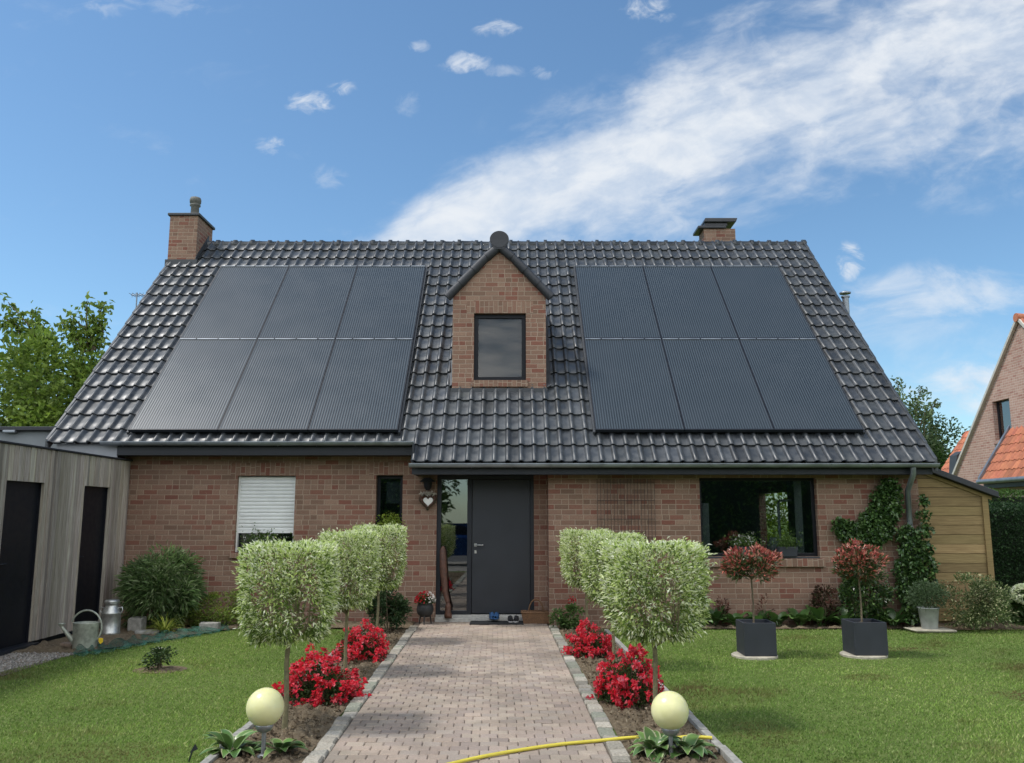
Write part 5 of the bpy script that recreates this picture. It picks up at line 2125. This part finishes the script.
GP = [(.08, .14, .035), (.11, .18, .045)]
WH = [(.75, .75, .72), (.8, .78, .7)]
q = at(746, 553, 13.66)
window_box((q.x, 13.70, WR[2] + .0), .36, 'dark trough of white flowers on the sill, nearer the path', WH, GP, 420)
q = at(788, 553, 13.66)
window_box((q.x, 13.70, WR[2] + .0), .30, 'dark trough of greenery on the sill near the curtain end', None, GP, 420)
window_box((at(263, 545, 14.14).x, 14.13, WL[2] + .0), .52, 'dark trough of white flowers under the roller shutter', WH, GP, 420)
window_box((at(390, 522, 14.14).x, 14.13, WS[2] + .0), .34, 'dark trough of yellow-green plants in the narrow window', None, [(.30, .38, .05), (.22, .31, .05)], 620)
# lamp and jug inside
q = at(779, 520, 14.32)
t = thing('floor_lamp', 'pale arched floor lamp standing inside the large window', 'floor lamp', (q.x, 14.32, .02))
zt = at(780, 502, 14.32).z
mb = MB()
mb.tube([(0, 0, .02), (0, 0, zt - .03), (.03, 0, zt), (.22, 0, zt + .01)], .022, 10)
mb.build('stem', M['white_ceramic'], t, local=True)
mb = MB()
mb.lathe([(.14, 0), (.14, .02), (.02, .03)], (0, 0, 0), 20)
mb.build('base', M['white_ceramic'], t, local=True)
q = at(775, 545, 14.1)
t = thing('white_jug', 'white rounded vase standing inside the large window', 'vase', (q.x, 14.15, WR[2] - .02))
mb = MB()
mb.lathe([(.06, 0), (.115, .06), (.125, .16), (.10, .24), (.06, .28), (.065, .30), (.05, .30)], (0, 0, 0), 22)
mb.build('body', M['white_ceramic'], t, local=True)
mb = MB()
mb.box(-.5, .5, -.09, .09, -.04, -.001)
mb.box(-.45, -.41, -.05, .05, -1.02, -.04)
mb.box(.41, .45, -.05, .05, -1.02, -.04)
sd = thing('console_table', 'narrow console inside the large window carrying the white vase', 'table', (q.x - .1, 14.15, 1.06 - .021))
mb.build('top', M['carved_wood'], sd, local=True)
# garden bush seen through the house
shrub('garden_bush', 'sunlit bush seen through the large window and the side door', 'bush', (9.4, 27.5, 0), (3.4, 1.8, 2.3), 16000, .15, .09, [(.20, .30, .015), (.26, .36, .025), (.15, .24, .015)], 60, .3, .5)

# wire trellis on the wall
t = thing('wall_trellis', 'fine dark wire trellis fixed to the brick wall beside the entrance', 'trellis', (1.78, 13.66, 1.2))
a0, a1 = at(597, 479, 13.67), at(654, 479, 13.67)
mb = MB()
xx = a0.x
while xx <= a1.x + .001:
    mb.tube([(xx - 1.78, .0, -.75), (xx - 1.78, 0, a0.z - 1.2)], .0045, 5)
    xx += (a1.x - a0.x) / 17
for k, zz in enumerate(np.linspace(-.72, a0.z - 1.2 - .05, 7)):
    mb.tube([(a0.x - 1.78, -.008, zz), (a1.x - 1.78, -.008, zz)], .0045, 5)
mb.build('wire_grid', M['wire'], t, local=True)

# ------------------------------------------------------------------ by the shed
q = gnd(85, 650)
t = thing('watering_can', 'old galvanised watering can with a large hoop handle beside the green net', 'watering can', (q.x, 11.25, .005), None, 0)
mb = MB()
mb.lathe([(.135, 0), (.14, .02), (.155, .33), (.158, .34), (.15, .34), (.13, .05), (0, .05)], (0, 0, 0), 26, sx=1.05, sy=.8)
mb.build('body', M['galv_can'], t, local=True)
mb = MB()
mb.tube([(-.12, 0, .08), (-.20, 0, .16), (-.27, -.02, .25), (-.30, -.02, .29)], [.04, .030, .02, .018], 10)
mb.lathe([(.015, 0), (.045, .04), (.045, .045), (0, .05)], (-.305, -.02, .285), 12)
mb.build('spout', M['galv_can'], t, local=True)
mb = MB()
mb.tube([(-.05 + .20 * math.cos(a) + .05, 0, .27 + .22 * math.sin(a)) for a in np.linspace(-.9, math.pi - .35, 20)], .012, 8)
mb.build('handle', M['galv_can'], t, local=True)
q = at(109, 625, 12.55)
t = thing('milk_churn', 'shiny metal milk churn standing by the second shed door', 'churn', (q.x + .02, 12.55, .02))
mb = MB()
mb.lathe([(.125, 0), (.135, .01), (.135, .04), (.13, .045), (.13, .29), (.136, .30), (.13, .31), (.115, .35), (.08, .395), (.078, .42), (.09, .43), (.095, .44), (.0, .44)], (0, 0, 0), 30)
mb.build('body', M['galvanised'], t, local=True)
mb = MB()
mb.lathe([(.097, .441), (.10, .45), (.10, .475), (.085, .485), (.06, .488), (.02, .49), (0, .49)], (0, 0, 0), 24)
mb.build('lid', M['galvanised'], t, local=True)
for s in (-1, 1):
    mb = MB()
    mb.tube([(s * .10, 0, .37), (s * .155, 0, .38), (s * .16, 0, .33), (s * .132, 0, .29)], .009, 7)
    mb.build('handle', M['galvanised'], t, local=True)
# green net lying along the bed
mb = MB()
ln = [gnd(78, 657), gnd(110, 653), gnd(150, 645), gnd(195, 638), gnd(240, 630)]


def netf(a, b):
    f = a * (len(ln) - 1)
    i = min(int(f), len(ln) - 2)
    p = ln[i].lerp(ln[i + 1], f - i)
    w = .18 + .45 * b + .07 * math.sin(a * 23)
    h = .015 + .05 * math.sin(math.pi * b) * (.6 + .4 * math.sin(a * 17 + b * 3)) + .03 * math.sin(a * 61 + b * 11)
    return (p.x - .25 * b - .1 * a, p.y - .10 + w * b * 1.3, max(.012, h + .03 * b))


mb.grid(netf, 110, 16)
tag(mb.build('garden_net', M['net']), 'crumpled green garden net lying along the lawn edge', 'net')
q = gnd(102, 650)
t = thing('plant_marker', 'small yellow plant tag on a thin stake beside the net', 'plant tag', (q.x, q.y - .05, 0))
mb = MB()
mb.tube([(0, 0, 0), (0, 0, .13)], .004, 5)
mb.build('stake', M['wire'], t, local=True)
mb = MB()
mb.prism([(-.025, -.006, .11), (0, -.006, .08), (.03, -.006, .11), (.028, -.006, .155), (-.028, -.006, .155)], (0, .004, 0))
mb.build('label', M['yellow_tag'], t, local=True)


def stone(px, py, y, sx, sy, sz, mat, lab, name='stone_block', rz=0.0):
    q = at(px, py, y)
    m2 = MB()
    r = random.Random(px)
    v = [Vector((a * sx / 2 * r.uniform(.9, 1.05), b * sy / 2 * r.uniform(.9, 1.05), c * sz * r.uniform(.92, 1.05))) for c in (0, 1) for a, b in ((-1, -1), (1, -1), (1, 1), (-1, 1))]
    m2.hexa([tuple(p) for p in v])
    o = m2.build(name, mat, None, bevel=.015, local=True)
    o.location = (q.x, y, .012)
    o.rotation_euler.z = rz
    return tag(o, lab, 'stone')


stone(137, 620, 13.0, .22, .18, .20, M['concrete'], 'pale upright stone block at the foot of the bamboo')
stone(210, 620, 13.05, .30, .14, .12, M['concrete'], 'flat grey stone block before the yellow-green shrub')
stone(148, 628, 12.7, .34, .2, .05, M['concrete'], 'low flat stone lying before the pale upright block', rz=.3)
for k, (px, py) in enumerate(((68, 648), (80, 645), (94, 642))):
    q = gnd(px, py)
    o = stone(px, py, q.y, .20, .10, .055, M['clay_brick'], ['loose edging brick closest to the shed, by the dark step', 'loose edging brick, middle one of three beside the watering can', 'loose edging brick touching the spout side of the watering can'][k], 'edging_brick', -.4)
# grey bucket with herbs
q = at(929, 618, 13.0)
t = thing('bucket_planter', 'pale grey bucket holding a bushy green herb below the downpipe', 'bucket', (q.x, 13.0, .045))
mb = MB()
mb.lathe([(.105, 0), (.11, .01), (.145, .29), (.155, .295), (.155, .31), (.14, .31), (.13, .25), (0, .25)], (0, 0, 0), 26)
mb.build('pail', M['bucket'], t, local=True)
n = 1700
d = ball_dirs(n)
leaves('foliage', d * (rng.random((n, 1)) ** .5) * np.array([.30, .26, .21]) + np.array([0, 0, .47]), d + rng.normal(0, .5, d.shape) + np.array([0, 0, .5]), .05, .014, tones(n, [(.07, .11, .05), (.10, .15, .075), (.05, .085, .035)]), M['leaf'], t)
o = stone(929, 628, 13.0, .62, .42, .035, M['slab'], 'flat pale slab under the grey bucket', 'paving_slab')
# tall thin garden edging at the end
# marker stake near the lawn's front
q = gnd(190, 762)
mb = MB()
mb.tube([(q.x - .01, q.y, 0), (q.x + .02, q.y, .10)], .006, 5)
mb.prism([(q.x - .005, q.y - .004, .06), (q.x + .05, q.y - .004, .085), (q.x + .03, q.y - .004, .12)], (0, .006, 0))
tag(mb.build('plant_peg', M['black_pipe']), 'small black peg stuck in the lawn near the kerb strip', 'peg')


# ------------------------------------------------------------------ blue car parked behind the photographer: the side glass shows it
car = thing('parked_car', 'blue estate car parked on the drive, mirrored in the side glass of the door', 'car', (-2.4, -2.2, 0))
mb = MB()
prof = [(-2.1, .35), (-2.15, .65), (-2.05, .85), (-1.15, .98), (-.55, 1.42), (.9, 1.47), (1.75, 1.25), (2.05, .95), (2.12, .6), (2.08, .32)]
L_ = []
for sgn, wv in ((-1, .78), (-.9, .87), (.9, .87), (1, .78)):
    L_.append([(x * (1 if abs(sgn) < 1 else .985), sgn / abs(sgn) * (wv - (.16 if z > 1.1 else 0)), z) for x, z in prof])
V = [p for r in L_ for p in r]
m = len(prof)
mb.add(V, [(r * m + k, r * m + k + 1, (r + 1) * m + k + 1, (r + 1) * m + k) for r in range(3) for k in range(m - 1)] + [(0, m, 2 * m, 3 * m), (m - 1, 4 * m - 1, 3 * m - 1, 2 * m - 1)][:0], smooth=False)
mb.add(L_[0], [tuple(range(m))[::-1]])
mb.add(L_[3], [tuple(range(m))])
mb.build('body', M['car_blue'], car, bevel=.03, local=True)
for s in (-1, 1):
    mb = MB()
    mb.prism([(-1.05, s * .735, 1.02), (-.55, s * .715, 1.36), (.85, s * .715, 1.40), (1.55, s * .735, 1.05)], (0, s * .012, 0))
    mb.build('window', M['frame_black'], car, local=True)
    for xx in (-1.35, 1.35):
        mb = MB()
        mb.tube([(xx, s * .70, .32), (xx, s * .89, .32)], .32, 24)
        w = mb.build('wheel', M['rubber'], car, local=True)
        mb = MB()
        mb.tube([(xx, s * .88, .32), (xx, s * .90, .32)], .21, 20)
        mb.build('rim', M['steel'], w, local=True)
car.rotation_euler.z = .15
mb = MB()
mb.add([(-60, -10, .004), (60, -10, .004), (60, -4.5, .004), (-60, -4.5, .004)], [(0, 1, 2, 3)])
tag(mb.build('road', simple('asphalt', (.06, .06, .06), .9, var=.2, scale=30)), kind='structure')
mb = MB()
mb.add([(-4.5, -4.5, .005), (1.6, -4.5, .005), (1.6, 1.4, .005), (-4.5, 1.4, .005)], [(0, 1, 2, 3)])
tag(mb.build('driveway', simple('drive_gravel', (.22, .2, .17), .95, var=.25, scale=40)), kind='structure')

# ------------------------------------------------------------------ light, sky, camera
SUN_EL, SUN_AZ = R(60), R(262)                                  # high, from the shed side and a little to the front
sd = Vector((math.sin(SUN_AZ) * math.cos(SUN_EL), math.cos(SUN_AZ) * math.cos(SUN_EL), math.sin(SUN_EL)))
ld = bpy.data.lights.new('sun', 'SUN')
ld.energy = 2.0
ld.angle = R(9.0)
ld.color = (1, .96, .90)
sun = bpy.data.objects.new('sun', ld)
C.objects.link(sun)
sun.rotation_euler = (-sd).to_track_quat('-Z', 'Y').to_euler()

W = bpy.data.worlds.new('World')
S.world = W
W.use_nodes = True
t = NT(W.node_tree)
bg = t.n['Background']
sky = t.new('ShaderNodeTexSky', sky_type='NISHITA')
sky.sun_disc = False
sky.sun_elevation = SUN_EL
sky.sun_rotation = SUN_AZ
sky.altitude = 0
sky.air_density = 1.0
sky.dust_density = .35
sky.ozone_density = 1.6
dirv = t.coord('Generated')
X, Y, Z = t.sep(dirv)
Yc = t.m('MAXIMUM', Y, .05)
u = t.m('DIVIDE', X, Yc)
v = t.m('DIVIDE', Z, Yc)
front = t.smooth(Y, .08, .2)
c17, s17 = math.cos(R(17)), math.sin(R(17))
du, dv = t.m('ADD', u, .19), t.m('SUBTRACT', v, .353)
a = t.m('ADD', t.m('MULTIPLY', du, c17), t.m('MULTIPLY', dv, s17))
b = t.m('SUBTRACT', t.m('MULTIPLY', dv, c17), t.m('MULTIPLY', du, s17))
warp = t.noise(t.comb(a, b, 0.0), 3.5, 5, .6)
a2 = t.m('ADD', a, t.m('MULTIPLY', warp, .12))
n1 = t.noise(t.comb(t.m('MULTIPLY', a2, 6.5), t.m('MULTIPLY', b, 14.0), .3), 1.0, 9, .60, .15)
n2 = t.noise(t.comb(t.m('MULTIPLY', u, 9.0), t.m('MULTIPLY', v, 15.0), 2.0), 1.0, 8, .62, .5)
hw = t.m('ADD', t.m('MULTIPLY', a, .20), .042)
ctr = t.m('ADD', t.m('MULTIPLY', a, .075), -.040)
rel = t.m('DIVIDE', t.m('ABSOLUTE', t.m('SUBTRACT', b, ctr)), t.m('MAXIMUM', hw, .01))
band = t.m('SUBTRACT', 1.0, rel)
band = t.m('MULTIPLY', band, t.smooth(a, -.03, .06))
n5 = t.noise(t.comb(t.m('MULTIPLY', a2, 16.0), t.m('MULTIPLY', b, 30.0), 7.0), 1.0, 6, .55, .3)
dens = t.m('ADD', t.m('MULTIPLY', band, 1.05), t.m('MULTIPLY', t.m('SUBTRACT', n1, .5), 2.6))
dens = t.m('ADD', dens, t.m('MULTIPLY', t.m('SUBTRACT', n5, .5), .8))
dens = t.m('MULTIPLY', t.smooth(dens, -.15, 1.15), t.smooth(rel, 1.7, .7))
core = t.smooth(t.m('ADD', band, t.m('MULTIPLY', t.m('SUBTRACT', n2, .5), 1.6)), .1, 1.1)
dens = t.m('MULTIPLY', t.m('MAXIMUM', dens, t.m('MULTIPLY', core, .6)), t.smooth(n2, .2, .7, .7, .97))


def puff(px, py, ru, rv, amp, thr=.5, nz=None):
    X_, Y_ = (px - 512) / F, (381.5 - py) / F
    y_ = CP - Y_ * SP
    u0, v0 = X_ / y_, (SP + Y_ * CP) / y_
    e = t.m('ADD', t.m('POWER', t.m('DIVIDE', t.m('SUBTRACT', u, u0), ru), 2.0), t.m('POWER', t.m('DIVIDE', t.m('SUBTRACT', v, v0), rv), 2.0))
    g_ = t.m('SUBTRACT', 1.0, e)
    d_ = t.m('ADD', g_, t.m('MULTIPLY', t.m('SUBTRACT', nz or n3, .5), 4.4))
    return t.m('MULTIPLY', t.smooth(d_, .1, 1.6), t.m('MULTIPLY', t.smooth(e, 1.5, .3), amp))


n3 = t.noise(t.comb(t.m('MULTIPLY', u, 26.0), t.m('MULTIPLY', v, 38.0), 4.0), 1.0, 7, .62, .8)
for args in ((310, 104, .030, .020, .75), (345, 88, .024, .012, .6), (465, 62, .034, .018, .7), (497, 28, .032, .018, .6), (420, 46, .018, .010, .5), (545, 73, .020, .012, .5), (650, 8, .04, .022, .7),
             (268, 145, .024, .014, .55), (325, 178, .03, .02, .25), (850, 262, .022, .026, .95), (505, 72, .03, .012, .3), (408, 104, .02, .02, .2), (112, 6, .05, .02, .25), (180, 4, .05, .02, .25)):
    dens = t.m('MAXIMUM', dens, puff(*args))
for args in ((950, 296, .17, .045, .62, .5, n2), (965, 398, .15, .055, .85, .5, n2), (900, 400, .25, .10, .35, .5, n2), (1000, 140, .10, .035, .5, .5, n2), (900, 330, .2, .05, .3, .5, n2), (560, 215, .22, .05, .55, .5, n2), (740, 130, .3, .10, .25, .5, n2), (1010, 75, .07, .05, .6, .5, n2)):
    dens = t.m('MAXIMUM', dens, puff(*args))
dens = t.m('MULTIPLY', dens, front)
# unseen broken cloud behind the camera, added extra bright for facade fill and reflections
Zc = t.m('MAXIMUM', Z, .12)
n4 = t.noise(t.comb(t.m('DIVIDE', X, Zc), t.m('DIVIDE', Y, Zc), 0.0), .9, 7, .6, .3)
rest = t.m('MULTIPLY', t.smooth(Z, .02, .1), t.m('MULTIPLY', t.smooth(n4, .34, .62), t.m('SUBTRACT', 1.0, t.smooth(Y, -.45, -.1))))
dens = t.m('MULTIPLY', dens, t.smooth(Z, .0, .08))
skyc = t.mix(1.0, sky.outputs[0], (.78, .965, 1.02), 'MULTIPLY')
cl = t.mix(dens, skyc, t.mix(t.smooth(t.m('ADD', t.m('MULTIPLY', n5, .6), t.m('MULTIPLY', n2, .4)), .38, .6), (4.6, 5.05, 5.65), (5.4, 5.65, 5.95)))
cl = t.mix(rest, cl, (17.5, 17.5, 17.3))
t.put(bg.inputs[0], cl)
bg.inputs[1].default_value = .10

cd = bpy.data.cameras.new('camera')
cam = bpy.data.objects.new('camera', cd)
C.objects.link(cam)
cam.location = (0, 0, EYE)
cam.rotation_euler = (math.pi / 2 + PITCH, 0, 0)
cd.sensor_width = 36
cd.lens = F / 1024 * 36
cd.clip_end = 2000
S.camera = cam
S.view_settings.view_transform = 'Standard'
S.view_settings.look = 'None'
S.view_settings.gamma = 1
S.view_settings.exposure = 0.65
S.cycles.max_bounces = 8
S.cycles.transparent_max_bounces = 12
